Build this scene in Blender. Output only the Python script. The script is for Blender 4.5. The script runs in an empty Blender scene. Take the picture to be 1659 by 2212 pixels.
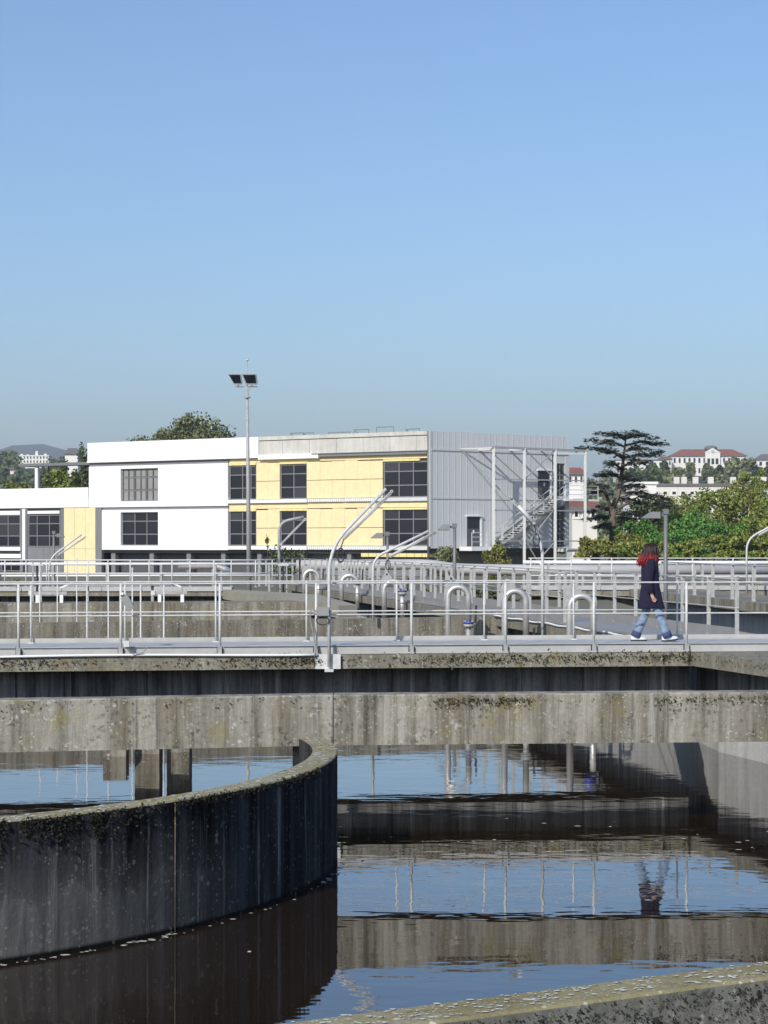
import bpy, math, random
from mathutils import Vector, Matrix
R = math.radians
rnd = random.Random(7)
C = bpy.context.scene.collection
HAZE = .00017

# ------------------------------------------------------------------ camera, sky, sun, exposure
F, CX, HY, EZ = 4400.0, 829.5, 1172.0, 3.4      # survey constants: focal length, principal column, horizon row, eye height
cam = bpy.data.cameras.new('camera'); camo = bpy.data.objects.new('camera', cam); C.objects.link(camo)
camo.location = (0, 0, EZ); camo.rotation_euler = (R(90), 0, 0)
cam.sensor_fit = 'VERTICAL'; cam.sensor_height = 36; cam.lens = F/2212*36
cam.shift_y = (HY-1106)/2212; cam.clip_start = .1; cam.clip_end = 30000
bpy.context.scene.camera = camo
SUN_EL, SUN_AZ = 33.0, 208.0
w = bpy.data.worlds.new('World'); bpy.context.scene.world = w; w.use_nodes = True
nt = w.node_tree; bgn = nt.nodes['Background']
sky = nt.nodes.new('ShaderNodeTexSky'); sky.sky_type = 'NISHITA'; sky.sun_disc = False
sky.sun_elevation = R(SUN_EL); sky.sun_rotation = R(SUN_AZ)
sky.altitude = 0; sky.air_density = 1.05; sky.dust_density = 1.05; sky.ozone_density = 6.0
nt.links.new(sky.outputs[0], bgn.inputs[0]); bgn.inputs[1].default_value = .15
sl = bpy.data.lights.new('sun', 'SUN'); sl.energy = 4.2; sl.angle = R(.53); sl.color = (1, .95, .86)
so = bpy.data.objects.new('sun', sl); C.objects.link(so)
a_ = R(SUN_AZ); to_sun = Vector((math.sin(a_)*math.cos(R(SUN_EL)), math.cos(a_)*math.cos(R(SUN_EL)), math.sin(R(SUN_EL))))
so.rotation_euler = (-to_sun).to_track_quat('-Z', 'Y').to_euler(); so.location = to_sun*60
vs = bpy.context.scene.view_settings
vs.view_transform = 'Standard'; vs.look = 'None'; vs.gamma = 1; vs.exposure = 0; vs.use_curve_mapping = False
bpy.context.scene.display_settings.display_device = 'sRGB'
cy = bpy.context.scene.cycles
cy.max_bounces = 6; cy.glossy_bounces = 4; cy.transmission_bounces = 3; cy.volume_bounces = 0; cy.caustics_reflective = False; cy.caustics_refractive = False

# ------------------------------------------------------------------ helpers
def P(x, y, Y): return Vector(((x-CX)*Y/F, Y, EZ-(y-HY)*Y/F))
def Zp(y, Y): return EZ-(y-HY)*Y/F
def Xp(x, Y): return (x-CX)*Y/F
def Yz(y, z): return (EZ-z)*F/(y-HY)

class MB:
    def __init__(s): s.v = []; s.f = []; s.sm = []; s.mi = []; s.m = 0
    def add(s, vs, fs, smooth=False):
        o = len(s.v); s.v += [Vector(p) for p in vs]
        for f in fs: s.f.append([o+i for i in f]); s.sm.append(smooth); s.mi.append(s.m)
        return s
    def hexa(s, p):       # 8 points, bottom 4 ccw then top 4
        return s.add(p, [(3,2,1,0),(4,5,6,7),(0,1,5,4),(1,2,6,5),(2,3,7,6),(3,0,4,7)])
    def box(s, x0, x1, y0, y1, z0, z1):
        return s.hexa([(x0,y0,z0),(x1,y0,z0),(x1,y1,z0),(x0,y1,z0),(x0,y0,z1),(x1,y0,z1),(x1,y1,z1),(x0,y1,z1)])
    def bar(s, a, b, w, h, up=(0,0,1)):      # rectangular bar, w sideways, h along up
        a = Vector(a); b = Vector(b); d = (b-a).normalized(); up = Vector(up)
        if abs(d.dot(up)) > .98: up = Vector((0,1,0))
        r = d.cross(up).normalized(); u = r.cross(d)
        r *= w/2; u *= h/2
        return s.hexa([a-r-u, a+r-u, b+r-u, b-r-u, a-r+u, a+r+u, b+r+u, b-r+u])
    def tube(s, pts, rad, n=8, caps=True):
        pts = [Vector(p) for p in pts]; rad = rad if hasattr(rad, '__len__') else [rad]*len(pts)
        o = len(s.v); t0 = (pts[1]-pts[0]).normalized()
        u = Vector((0,0,1)) if abs(t0.z) < .9 else Vector((1,0,0))
        r = t0.cross(u).normalized()
        for i, p in enumerate(pts):
            if i == 0: t = t0
            elif i == len(pts)-1: t = (p-pts[i-1]).normalized()
            else: t = ((p-pts[i-1]).normalized()+(pts[i+1]-p).normalized()).normalized()
            r = (r-t*r.dot(t)).normalized(); q = t.cross(r)
            for k in range(n):
                an = 2*math.pi*k/n; s.v.append(p+(r*math.cos(an)+q*math.sin(an))*rad[i])
        for i in range(len(pts)-1):
            for k in range(n):
                k2 = (k+1) % n
                s.f.append([o+i*n+k, o+i*n+k2, o+(i+1)*n+k2, o+(i+1)*n+k]); s.sm.append(True); s.mi.append(s.m)
        if caps:
            s.f.append([o+k for k in range(n)][::-1]); s.sm.append(False); s.mi.append(s.m)
            e = o+(len(pts)-1)*n; s.f.append([e+k for k in range(n)]); s.sm.append(False); s.mi.append(s.m)
        return s
    def prism(s, poly, z0, z1):              # ccw plan polygon
        n = len(poly)
        vs_ = [(p[0], p[1], z0) for p in poly]+[(p[0], p[1], z1) for p in poly]
        return s.add(vs_, [tuple(range(n))[::-1], tuple(range(n, 2*n))]+[(i, (i+1) % n, n+(i+1) % n, n+i) for i in range(n)])
    def ball(s, c, r, nu=10, nv=6):
        c = Vector(c); r = r if hasattr(r, '__len__') else (r, r, r)
        vs_ = []; fs = []
        for i in range(nv+1):
            th = math.pi*i/nv
            for k in range(nu):
                ph = 2*math.pi*k/nu
                vs_.append((c.x+r[0]*math.sin(th)*math.cos(ph), c.y+r[1]*math.sin(th)*math.sin(ph), c.z+r[2]*math.cos(th)))
        for i in range(nv):
            for k in range(nu): fs.append((i*nu+k, (i+1)*nu+k, (i+1)*nu+(k+1) % nu, i*nu+(k+1) % nu))
        return s.add(vs_, fs, True)
    def quad(s, c, a, b): c = Vector(c); return s.add([c-a-b, c+a-b, c+a+b, c-a+b], [(0,1,2,3)])
    def leaf(s, c, size, rn):
        n = Vector((rn.gauss(0,1), rn.gauss(0,1), rn.gauss(0,1)+.35)).normalized()
        a = n.orthogonal().normalized(); a.rotate(Matrix.Rotation(rn.uniform(0, 6.28), 3, n)); b = n.cross(a)
        k = size*rn.uniform(.6, 1.3)
        c = Vector(c); s.add([c-a*k*.5, c-b*k*.36, c+a*k*.55, c+b*k*.36], [(0,1,2,3)])
    def mesh(s, name, mats, off=Vector((0,0,0))):
        me = bpy.data.meshes.new(name)
        me.from_pydata([tuple(p-off) for p in s.v], [], s.f)
        me.polygons.foreach_set('use_smooth', s.sm)
        for m in (mats if isinstance(mats, (list, tuple)) else [mats]): me.materials.append(m)
        me.polygons.foreach_set('material_index', s.mi)
        me.update(); return me
    def build(s, name, mats, parent=None, own=False):
        off = Vector((0,0,0)); q = parent
        while q is not None: off += Vector(q.location); q = q.parent
        o = bpy.data.objects.new(name, s.mesh(name, mats, off)); C.objects.link(o); o.parent = parent
        return o

def tag(o, label=None, cat=None, group=None, kind=None):
    if label: o['label'] = label
    if cat: o['category'] = cat
    if group: o['group'] = group
    if kind: o['kind'] = kind
    return o
def thing(name, loc, label, cat, group=None):
    o = bpy.data.objects.new(name, None); C.objects.link(o); o.location = loc; o.empty_display_size = .2
    return tag(o, label, cat, group)
def put(name, me, parent, world):       # an object that shares a mesh, placed at a world point under its thing
    off = Vector((0,0,0)); q = parent
    while q is not None: off += Vector(q.location); q = q.parent
    o = bpy.data.objects.new(name, me); C.objects.link(o); o.parent = parent; o.location = Vector(world)-off
    return o
def copy_tree(o, parent=None):
    c = o.copy(); C.objects.link(c)
    if parent: c.parent = parent
    for ch in list(o.children): copy_tree(ch, c)
    return c

# ------------------------------------------------------------------ materials
def nm(name):
    m = bpy.data.materials.new(name); m.use_nodes = True
    b = m.node_tree.nodes['Principled BSDF']; return m, m.node_tree, b
def N(t, k, **kw):
    n = t.nodes.new(k)
    for a, v in kw.items():
        if a == 'ins':
            for i, x in v.items(): n.inputs[i].default_value = x
        else: setattr(n, a, v)
    return n
def ramp(t, src, stops):
    r = N(t, 'ShaderNodeValToRGB'); cr = r.color_ramp
    while len(cr.elements) < len(stops): cr.elements.new(.5)
    for e, (p, c) in zip(cr.elements, stops):
        e.position = p; e.color = (c if hasattr(c, '__len__') else (c, c, c))[:3] + (1,) if hasattr(c, '__len__') else (c, c, c, 1)
    t.links.new(src, r.inputs[0]); return r.outputs[0]
def mix(t, fac, a, b, mode='MIX'):
    n = N(t, 'ShaderNodeMix', data_type='RGBA', blend_type=mode)
    if isinstance(fac, (int, float)): n.inputs[0].default_value = fac
    else: t.links.new(fac, n.inputs[0])
    for i, x in ((6, a), (7, b)):
        if hasattr(x, '__len__'): n.inputs[i].default_value = tuple(x)+(1,)
        else: t.links.new(x, n.inputs[i])
    return n.outputs[2]
def noise(t, vec, scale, detail=4, rough=.6, sc=None):
    if sc:
        mp = N(t, 'ShaderNodeMapping'); mp.inputs['Scale'].default_value = sc; t.links.new(vec, mp.inputs[0]); vec = mp.outputs[0]
    n = N(t, 'ShaderNodeTexNoise'); n.inputs['Scale'].default_value = scale; n.inputs['Detail'].default_value = detail; n.inputs['Roughness'].default_value = rough
    t.links.new(vec, n.inputs['Vector']); return n.outputs[0]
def plain(name, col, rough=.6, metal=0, var=.12, vscale=3, bump=0, spec=None):
    m, t, b = nm(name); geo = N(t, 'ShaderNodeTexCoord').outputs['Object']
    f = noise(t, geo, vscale, 5)
    lo = tuple(c*(1-var) for c in col); hi = tuple(min(1, c*(1+var)) for c in col)
    t.links.new(ramp(t, f, [(.3, lo), (.7, hi)]), b.inputs['Base Color'])
    b.inputs['Roughness'].default_value = rough; b.inputs['Metallic'].default_value = metal
    if spec is not None: b.inputs['Specular IOR Level'].default_value = spec
    if bump:
        bn = N(t, 'ShaderNodeBump'); bn.inputs['Strength'].default_value = bump; bn.inputs['Distance'].default_value = .02
        t.links.new(noise(t, geo, vscale*12, 3), bn.inputs['Height']); t.links.new(bn.outputs[0], b.inputs['Normal'])
    return m
def concrete(name, lo, mid, hi, streak=.6, white=.0, yellow=.0, black=.0, dark=(.02,.02,.02), scale=1.0, drips=0.0, rust=0.0, band=False):
    """weathered concrete: broad blotches, vertical runs, lichen discs, yellow lichen and black crust"""
    m, t, b = nm(name); co = N(t, 'ShaderNodeTexCoord').outputs['Object']
    base = ramp(t, noise(t, co, .9*scale, 8, .65), [(.3, lo), (.5, mid), (.72, hi)])
    st = ramp(t, noise(t, co, 2.2*scale, 6, .7, (1.6, 1.6, .12)), [(.36, 0), (.62, 1)])
    base = mix(t, streak, base, mix(t, st, tuple(c*.72 for c in lo), tuple(min(1, c*1.12) for c in hi)))
    fine = ramp(t, noise(t, co, 22*scale, 4, .7), [(.25, .68), (.75, 1.12)])
    base = mix(t, .8, base, fine, 'MULTIPLY')
    if rust:
        k = ramp(t, noise(t, co, 1.6*scale, 5, .6, (1.2, 1.2, .3)), [(.56, 0), (.7, rust)])
        base = mix(t, k, base, (.17, .125, .06))
    if drips:
        d = ramp(t, noise(t, co, 3.4*scale, 7, .75, (2.2, 2.2, .07)), [(.56, 0), (.66, drips)])
        base = mix(t, d, base, (.42, .41, .38))
        d2 = ramp(t, noise(t, co, 2.7*scale, 6, .7, (2.4, 2.4, .06)), [(.34, drips), (.45, 0)])
        base = mix(t, d2, base, dark)
    if band:      # paler low band, fading out along the wall, with a ragged upper edge
        sx = N(t, 'ShaderNodeSeparateXYZ'); t.links.new(co, sx.inputs[0])
        hgt = N(t, 'ShaderNodeMath', operation='MULTIPLY_ADD'); t.links.new(noise(t, co, 1.4, 6, .7, (1.6,1.6,.25)), hgt.inputs[0]); hgt.inputs[1].default_value = -1.0; t.links.new(sx.outputs[2], hgt.inputs[2])
        lo_ = ramp(t, hgt.outputs[0], [(0, .85), (.05, .5), (.42, 0)])
        mr = N(t, 'ShaderNodeMapRange'); mr.inputs[1].default_value = 10.9; mr.inputs[2].default_value = 8.4; t.links.new(sx.outputs[0], mr.inputs[0])
        ml = N(t, 'ShaderNodeMath', operation='MULTIPLY'); t.links.new(lo_, ml.inputs[0]); t.links.new(mr.outputs[0], ml.inputs[1])
        base = mix(t, ml.outputs[0], base, mix(t, 1.0, (.3, .295, .27), ramp(t, noise(t, co, 2.6, 7, .75, (1.8,1.8,.16)), [(.3, .25), (.7, 1)]), 'MULTIPLY'))
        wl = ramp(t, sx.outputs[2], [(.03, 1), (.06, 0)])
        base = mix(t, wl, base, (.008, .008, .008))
    def spots(vscale, thr, amt, col, gate=(.4, .6), soft=.05, dens=.35):
        v = N(t, 'ShaderNodeTexVoronoi'); v.inputs['Scale'].default_value = vscale; v.inputs['Randomness'].default_value = 1
        wv = N(t, 'ShaderNodeVectorMath', operation='ADD'); nn = N(t, 'ShaderNodeTexNoise'); nn.inputs['Scale'].default_value = vscale*1.7; nn.inputs['Detail'].default_value = 4
        sc_ = N(t, 'ShaderNodeVectorMath', operation='SCALE'); sc_.inputs['Scale'].default_value = .8/vscale
        t.links.new(co, nn.inputs['Vector']); t.links.new(nn.outputs['Color'], sc_.inputs[0]); t.links.new(co, wv.inputs[0]); t.links.new(sc_.outputs[0], wv.inputs[1])
        t.links.new(wv.outputs[0], v.inputs['Vector'])
        sp_ = N(t, 'ShaderNodeSeparateColor'); t.links.new(v.outputs['Color'], sp_.inputs[0])
        rr = N(t, 'ShaderNodeMath', operation='MULTIPLY_ADD'); t.links.new(sp_.outputs[0], rr.inputs[0]); rr.inputs[1].default_value = -thr; t.links.new(v.outputs['Distance'], rr.inputs[2])
        disc = ramp(t, rr.outputs[0], [(0, 1), (soft, 0)])
        pick = ramp(t, sp_.outputs[1], [(1-dens-.01, 0), (1-dens+.01, 1)])
        g = ramp(t, noise(t, co, vscale*.13+.6, 4), [(gate[0], 0), (gate[1], amt)])
        mu = N(t, 'ShaderNodeMath', operation='MULTIPLY'); t.links.new(disc, mu.inputs[0]); t.links.new(g, mu.inputs[1])
        m2 = N(t, 'ShaderNodeMath', operation='MULTIPLY'); t.links.new(mu.outputs[0], m2.inputs[0]); t.links.new(pick, m2.inputs[1])
        return mix(t, m2.outputs[0], base, col)
    if yellow: base = spots(4.5, .5, yellow, (.24, .2, .05), (.5, .64), .3, .5)
    if black: base = spots(26, .8, black, dark, (.5, .62), .15, .6)
    if white: base = spots(17, .42, white, (.6, .59, .54), (.5, .62), .08, .4); base = spots(38, .5, white, (.58, .57, .52), (.42, .6), .08, .3)
    t.links.new(base, b.inputs['Base Color']); b.inputs['Roughness'].default_value = .9; b.inputs['Specular IOR Level'].default_value = .25
    bn = N(t, 'ShaderNodeBump'); bn.inputs['Strength'].default_value = .6; bn.inputs['Distance'].default_value = .012
    t.links.new(noise(t, co, 16*scale, 8, .7), bn.inputs['Height']); t.links.new(bn.outputs[0], b.inputs['Normal'])
    return m
def foliage(name, cols, rough=.6):
    m, t, b = nm(name); g = N(t, 'ShaderNodeNewGeometry')
    st = [(i/(len(cols)-1), c) for i, c in enumerate(cols)]
    t.links.new(ramp(t, g.outputs['Random Per Island'], st), b.inputs['Base Color'])
    b.inputs['Roughness'].default_value = rough; b.inputs['Specular IOR Level'].default_value = .35
    return m
M = {}
M['beam'] = concrete('weathered_beam_concrete', (.135,.12,.085), (.245,.222,.168), (.385,.36,.305), .8, white=.55, yellow=.42, black=.5, drips=.6, rust=.55)
M['slab'] = concrete('slab_edge_concrete', (.17,.155,.115), (.24,.22,.17), (.31,.29,.235), .4, white=.55, yellow=.6, black=.45, drips=.2, rust=.4)
M['wall'] = concrete('basin_wall_concrete', (.155,.135,.1), (.235,.21,.155), (.33,.305,.255), .65, white=.65, yellow=.5, black=.3, drips=.45, rust=.5)
M['black'] = concrete('algae_and_shade_concrete', (.06,.06,.06), (.125,.125,.12), (.25,.245,.23), .8, drips=.95, dark=(.02,.02,.02))  # dark tone carries overhang shade as well as algae streaks
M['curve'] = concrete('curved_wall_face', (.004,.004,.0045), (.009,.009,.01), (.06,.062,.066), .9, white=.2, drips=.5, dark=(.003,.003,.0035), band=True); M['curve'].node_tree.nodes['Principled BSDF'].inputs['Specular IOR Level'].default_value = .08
M['top'] = concrete('lichen_wall_top', (.22,.185,.09), (.31,.27,.15), (.37,.34,.24), .0, white=.9, yellow=.85, black=.35, scale=1.5)
M['nearface'] = concrete('near_wall_face', (.14,.135,.11), (.22,.215,.18), (.32,.31,.27), .4, white=.35, yellow=.25, black=.85, scale=1.4)
M['pale'] = concrete('pale_channel_concrete', (.36,.35,.33), (.46,.45,.42), (.55,.54,.51), .35, drips=.2, dark=(.16,.15,.14))
M['deckc'] = concrete('beige_walkway_concrete', (.3,.275,.21), (.36,.33,.26), (.4,.37,.3), .0)
M['parapet'] = concrete('raw_parapet_concrete', (.5,.48,.43), (.6,.58,.53), (.68,.66,.61), .25, drips=.12, dark=(.3,.28,.25))
M['galv'] = plain('galvanised_steel', (.37,.37,.36), .5, .0, .22, 11)
M['galvl'] = plain('pale_galvanised_steel', (.6,.6,.58), .45, .0, .14, 13)
M['alu'] = plain('bare_aluminium', (.45,.445,.43), .55, 0, .1, 3.5)
M['alud'] = plain('weathered_toe_board', (.27,.265,.26), .55, 0, .1, 2)
M['steel'] = plain('brushed_stainless', (.6,.58,.55), .4, .55, .12, 5)
M['duct'] = plain('duct_cladding', (.46,.45,.44), .5, .1, .08, 1)
M['wpaint'] = plain('white_paint', (.8,.8,.79), .5, 0, .03, 1)
M['wrender'] = plain('white_cladding', (.83,.83,.82), .55, 0, .015, .6)
M['dgrey'] = plain('dark_grey_panel', (.085,.085,.09), .6, 0, .1, 1)
M['mgrey'] = plain('mid_grey_panel', (.2,.2,.21), .6, 0, .08, 1)
M['frame'] = plain('grey_window_frame', (.2,.2,.205), .5, 0, .08, 4)
M['glass'] = plain('dark_window_glass', (.012,.013,.017), .07, 0, .3, .8, spec=.6)
M['curtain'] = plain('vertical_blind', (.26,.255,.24), .8, 0, .08, 2)
M['yellow'] = plain('yellow_insulation', (.82,.67,.385), .9, 0, .07, 2.2, bump=.6)
M['yellowl'] = plain('pale_insulation_edge', (.78,.66,.3), .9, 0, .1, 4, bump=.4)
M['clad'] = plain('silver_cladding', (.6,.605,.61), .5, .0, .02, .7)
M['black_p'] = plain('black_plastic', (.02,.02,.022), .5, 0, .2, 5)
M['lampglass'] = plain('dark_lamp_glass', (.02,.021,.035), .55, 0, .3, 4, spec=.15)
M['lampgrey'] = plain('lamp_grey_paint', (.18,.185,.185), .5, .1, .08, 5)
M['blue'] = plain('blue_flange_paint', (.05,.07,.3), .45, 0, .15, 8)
M['bark'] = plain('bark', (.11,.085,.065), .9, 0, .3, 4, bump=.6)
M['cbark'] = plain('cedar_bark', (.16,.125,.1), .9, 0, .25, 3, bump=.6)
M['boxgrey'] = plain('grey_box_paint', (.27,.27,.26), .55, 0, .08, 6)
M['leaf'] = foliage('broad_leaf', [(0.069, 0.117, 0.023), (0.156, 0.215, 0.039), (0.312, 0.312, 0.069), (0.108, 0.166, 0.035), (0.234, 0.264, 0.058)])
M['leafg'] = foliage('fresh_green_leaf', [(0.041, 0.121, 0.024), (0.082, 0.211, 0.041), (0.145, 0.276, 0.049), (0.049, 0.145, 0.032)])
M['leafy'] = foliage('yellowing_leaf', [(0.096, 0.12, 0.024), (0.204, 0.204, 0.042), (0.3, 0.264, 0.072), (0.12, 0.156, 0.03), (0.156, 0.144, 0.036)])
M['leafd'] = foliage('dark_leaf', [(0.032, 0.056, 0.019), (0.072, 0.096, 0.032), (0.112, 0.136, 0.048), (0.048, 0.072, 0.026)])
M['leafgr'] = foliage('grey_green_leaf', [(0.075, 0.09, 0.037), (0.15, 0.173, 0.075), (0.255, 0.27, 0.128), (0.105, 0.12, 0.053)])
M['cedar'] = foliage('cedar_needles', [(0.036, 0.05, 0.036), (0.072, 0.09, 0.06), (0.12, 0.134, 0.09), (0.05, 0.066, 0.046)])
M['moss'] = foliage('crust_moss', [(.008,.008,.006), (.03,.028,.01), (.09,.075,.02), (.02,.02,.01), (.16,.15,.1), (.012,.012,.008)], .9)
M['mossb'] = foliage('black_crust_moss', [(.006,.006,.005), (.02,.02,.013), (.05,.048,.03), (.012,.012,.009)], .95)
M['red'] = plain('red_roof_tiles', (.25,.095,.065), .85, 0, .15, .5)
M['cream'] = plain('cream_house_wall', (.7,.67,.6), .85, 0, .06, .2)
M['white_h'] = plain('white_house_wall', (.8,.78,.73), .8, 0, .04, .2)
M['slate'] = plain('grey_slate_roof', (.15,.14,.14), .8, 0, .1, .3)
M['skin'] = plain('skin', (.52,.3,.22), .55, 0, .06, 20)
M['coat'] = plain('navy_coat', (.013,.011,.045), .85, 0, .5, 16, bump=1.0)
M['jeans'] = plain('light_blue_denim', (.27,.37,.5), .9, 0, .32, 9, bump=1.0)
M['cuff'] = plain('dark_denim_cuff', (.05,.06,.16), .85, 0, .15, 14)
M['hair'] = plain('dark_auburn_hair', (.022,.009,.008), .55, 0, .7, 25)
M['hairred'] = plain('red_dyed_hair', (.27,.012,.016), .6, 0, .6, 25)
M['shoe'] = plain('pale_trainer', (.62,.66,.68), .6, 0, .08, 12)
M['sole'] = plain('dark_sole', (.03,.03,.035), .8, 0, .1, 12)
M['soil'] = plain('dry_ground', (.16,.15,.105), .95, 0, .35, .05, bump=.4)
M['hill'] = plain('wooded_hill', (.042,.055,.028), .95, 0, .5, .02)

_t = M['glass'].node_tree; _oi = N(_t, 'ShaderNodeObjectInfo')  # pane base colour varied to stand in for uneven reflections
_t.links.new(ramp(_t, _oi.outputs['Random'], [(0, (.006,.007,.011)), (.6, (.014,.015,.022)), (1, (.045,.045,.05))]), _t.nodes['Principled BSDF'].inputs['Base Color'])
def water_mat():
    m, t, b = nm('basin_water'); co = N(t, 'ShaderNodeTexCoord').outputs['Object']
    b.inputs['Base Color'].default_value = (.021,.0135,.0085,1); b.inputs['Roughness'].default_value = .015
    b.inputs['IOR'].default_value = 1.333; b.inputs['Coat Weight'].default_value = .45; b.inputs['Coat Roughness'].default_value = .015; b.inputs['Coat IOR'].default_value = 1.45
    n1 = noise(t, co, 1.3, 3, .55, (.55, 1.0, 1)); n2 = noise(t, co, 6.5, 3, .5, (.5, 1.0, 1))
    gate = ramp(t, noise(t, co, .23, 2), [(.42, .12), (.62, 1)])
    mu = N(t, 'ShaderNodeMath', operation='MULTIPLY'); t.links.new(n2, mu.inputs[0]); t.links.new(gate, mu.inputs[1])
    ad = N(t, 'ShaderNodeMath', operation='MULTIPLY_ADD'); t.links.new(mu.outputs[0], ad.inputs[0]); ad.inputs[1].default_value = .16; t.links.new(n1, ad.inputs[2])
    bn = N(t, 'ShaderNodeBump'); bn.inputs['Strength'].default_value = 1; bn.inputs['Distance'].default_value = .0048
    t.links.new(ad.outputs[0], bn.inputs['Height']); t.links.new(bn.outputs[0], b.inputs['Normal']); t.links.new(bn.outputs[0], b.inputs['Coat Normal'])
    return m
M['water'] = water_mat()

# ------------------------------------------------------------------ setting: ground, water, hills
WX, WY0, WY1 = 46.0, -40.0, 88.0
GZ = .95
g = MB()
def gz(x, y):
    return GZ
Rg = 9000
for (x0, x1, y0, y1) in ((-Rg, Rg, WY1, Rg), (-Rg, Rg, -Rg, WY0), (-Rg, -WX, WY0, WY1), (WX, Rg, WY0, WY1)):
    g.add([(x0,y0,GZ),(x1,y0,GZ),(x1,y1,GZ),(x0,y1,GZ)], [(0,1,2,3)])
g.add([(-WX,WY0,-1),(WX,WY0,-1),(WX,WY0,GZ),(-WX,WY0,GZ)], [(3,2,1,0)])
g.add([(-WX,WY1,-1),(WX,WY1,-1),(WX,WY1,GZ),(-WX,WY1,GZ)], [(0,1,2,3)])
g.add([(-WX,WY0,-1),(-WX,WY1,-1),(-WX,WY1,GZ),(-WX,WY0,GZ)], [(0,1,2,3)])
g.add([(WX,WY0,-1),(WX,WY1,-1),(WX,WY1,GZ),(WX,WY0,GZ)], [(3,2,1,0)])
tag(g.build('ground', M['soil']), kind='structure')
wt = MB().add([(-WX,WY0,0),(WX,WY0,0),(WX,WY1,0),(-WX,WY1,0)], [(0,1,2,3)])
tag(wt.build('water', M['water']), kind='structure')

fo = MB(); rn = random.Random(77)
for _ in range(170):
    k = rn.random()
    if k < .6: an = R(rn.choice((-66,-58,-47,-40,-25,-8))+rn.gauss(0,4)); d = 6.95+abs(rn.gauss(0,.06)); x, y = -7.43+d*math.cos(an), 21.84+d*math.sin(an)
    elif k < .85: x = rn.uniform(-.4, 6); y = 22.9+rn.gauss(0,.7)
    else: x = rn.uniform(-4, 5); y = rn.uniform(11.5, 31)
    a_f = rn.uniform(.008, .035); e_f = rn.uniform(.5, 1.6)
    fo.add([(x+a_f*e_f*rn.uniform(.6,1.2)*math.cos(q*.8976), y+a_f*rn.uniform(.6,1.2)*math.sin(q*.8976), .0025) for q in range(7)], [tuple(range(7))])
M['foam'] = plain('dirty_foam', (.5,.48,.42), .8, 0, .3, 20)
tag(fo.build('foam_flecks', M['foam']), kind='stuff')
def smooth(a, b, x): t = max(0, min(1, (x-a)/(b-a))); return t*t*(3-2*t)
def hill_mesh(name, xs, ys, fz, mat):
    mb = MB(); nx, ny = len(xs), len(ys)
    vs_ = [(x, y, fz(x, y)) for y in ys for x in xs]
    mb.add(vs_, [(j*nx+i, j*nx+i+1, (j+1)*nx+i+1, (j+1)*nx+i) for j in range(ny-1) for i in range(nx-1)], True)
    return tag(mb.build(name, mat), kind='structure')
lin = lambda a, b, n: [a+(b-a)*i/(n-1) for i in range(n)]
def hz_right(x, y):
    return -1 + 42*smooth(420, 1220, y)*smooth(40, 130, x+ (y-700)*-.02) + 1.5*math.sin(x*.05)*smooth(420,1220,y)
hill_mesh('hillside', lin(20, 700, 30), lin(400, 2400, 30), hz_right, M['hill'])
def hz_left(x, y):
    return -1 + 60*smooth(500, 1500, y)*smooth(-40, -180, x) + 2*math.sin(x*.03+y*.01)*smooth(500,1500,y)
hill_mesh('hillside', lin(-1100, -30, 30), lin(480, 2600, 24), hz_left, M['hill'])
def hz_far(x, y):
    xx = (x+1130*6500/6500)
    return -4 + 305*math.exp(-((x+1120)/420.0)**2)*math.exp(-((y-6500)/900)**2) + 40*math.exp(-((x+300)/900)**2)*math.exp(-((y-6500)/900)**2)
hill_mesh('far_hill', lin(-3200, 2500, 60), lin(4500, 8500, 24), hz_far, M['hill'])

# ------------------------------------------------------------------ basin concrete
def arc_wall(cx, cy, r0, r1, a0, a1, z0, z1, n, name, label):
    root = thing(name, (cx+r1*math.cos(R(a0)), cy+r1*math.sin(R(a0)), 0), label, 'basin wall')
    face = MB(); top = MB()
    for i in range(n):
        t0, t1 = R(a0+(a1-a0)*i/n), R(a0+(a1-a0)*(i+1)/n)
        q = lambda r, t, z: (cx+r*math.cos(t), cy+r*math.sin(t), z)
        face.add([q(r1,t0,z0), q(r1,t1,z0), q(r1,t1,z1-.012), q(r1,t0,z1-.012)], [(0,1,2,3)], True)
        face.add([q(r0,t0,z0), q(r0,t1,z0), q(r0,t1,z1-.012), q(r0,t0,z1-.012)], [(3,2,1,0)], True)
        top.add([q(r0,t0,z1), q(r0,t1,z1), q(r1-.01,t1,z1), q(r1-.01,t0,z1)], [(3,2,1,0)])
        top.add([q(r1,t0,z1-.012), q(r1,t1,z1-.012), q(r1-.01,t1,z1), q(r1-.01,t0,z1)], [(0,1,2,3)])
        top.add([q(r0,t0,z1-.012), q(r0,t1,z1-.012), q(r0,t1,z1), q(r0,t0,z1)], [(3,2,1,0)])
    t1 = R(a1); face.add([q(r0,t1,z0), q(r1,t1,z0), q(r1,t1,z1-.012), q(r0,t1,z1-.012)], [(0,1,2,3)])
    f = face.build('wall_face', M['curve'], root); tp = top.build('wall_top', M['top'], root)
    return root
def moss_strip(parent, fn, n, size, mat, name='moss'):
    """fn(rn) -> point on the surface; small clumped tufts"""
    mb = MB(); rn = random.Random(len(bpy.data.objects))
    for _ in range(n):
        c = Vector(fn(rn)); k = rn.uniform(.4, 1.2)
        for _ in range(3): mb.leaf(c+Vector((rn.gauss(0,1), rn.gauss(0,.5), rn.gauss(0,1)))*size*.5, size*k, rn)
    return tag(mb.build(name, mat, parent), kind='stuff')

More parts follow.
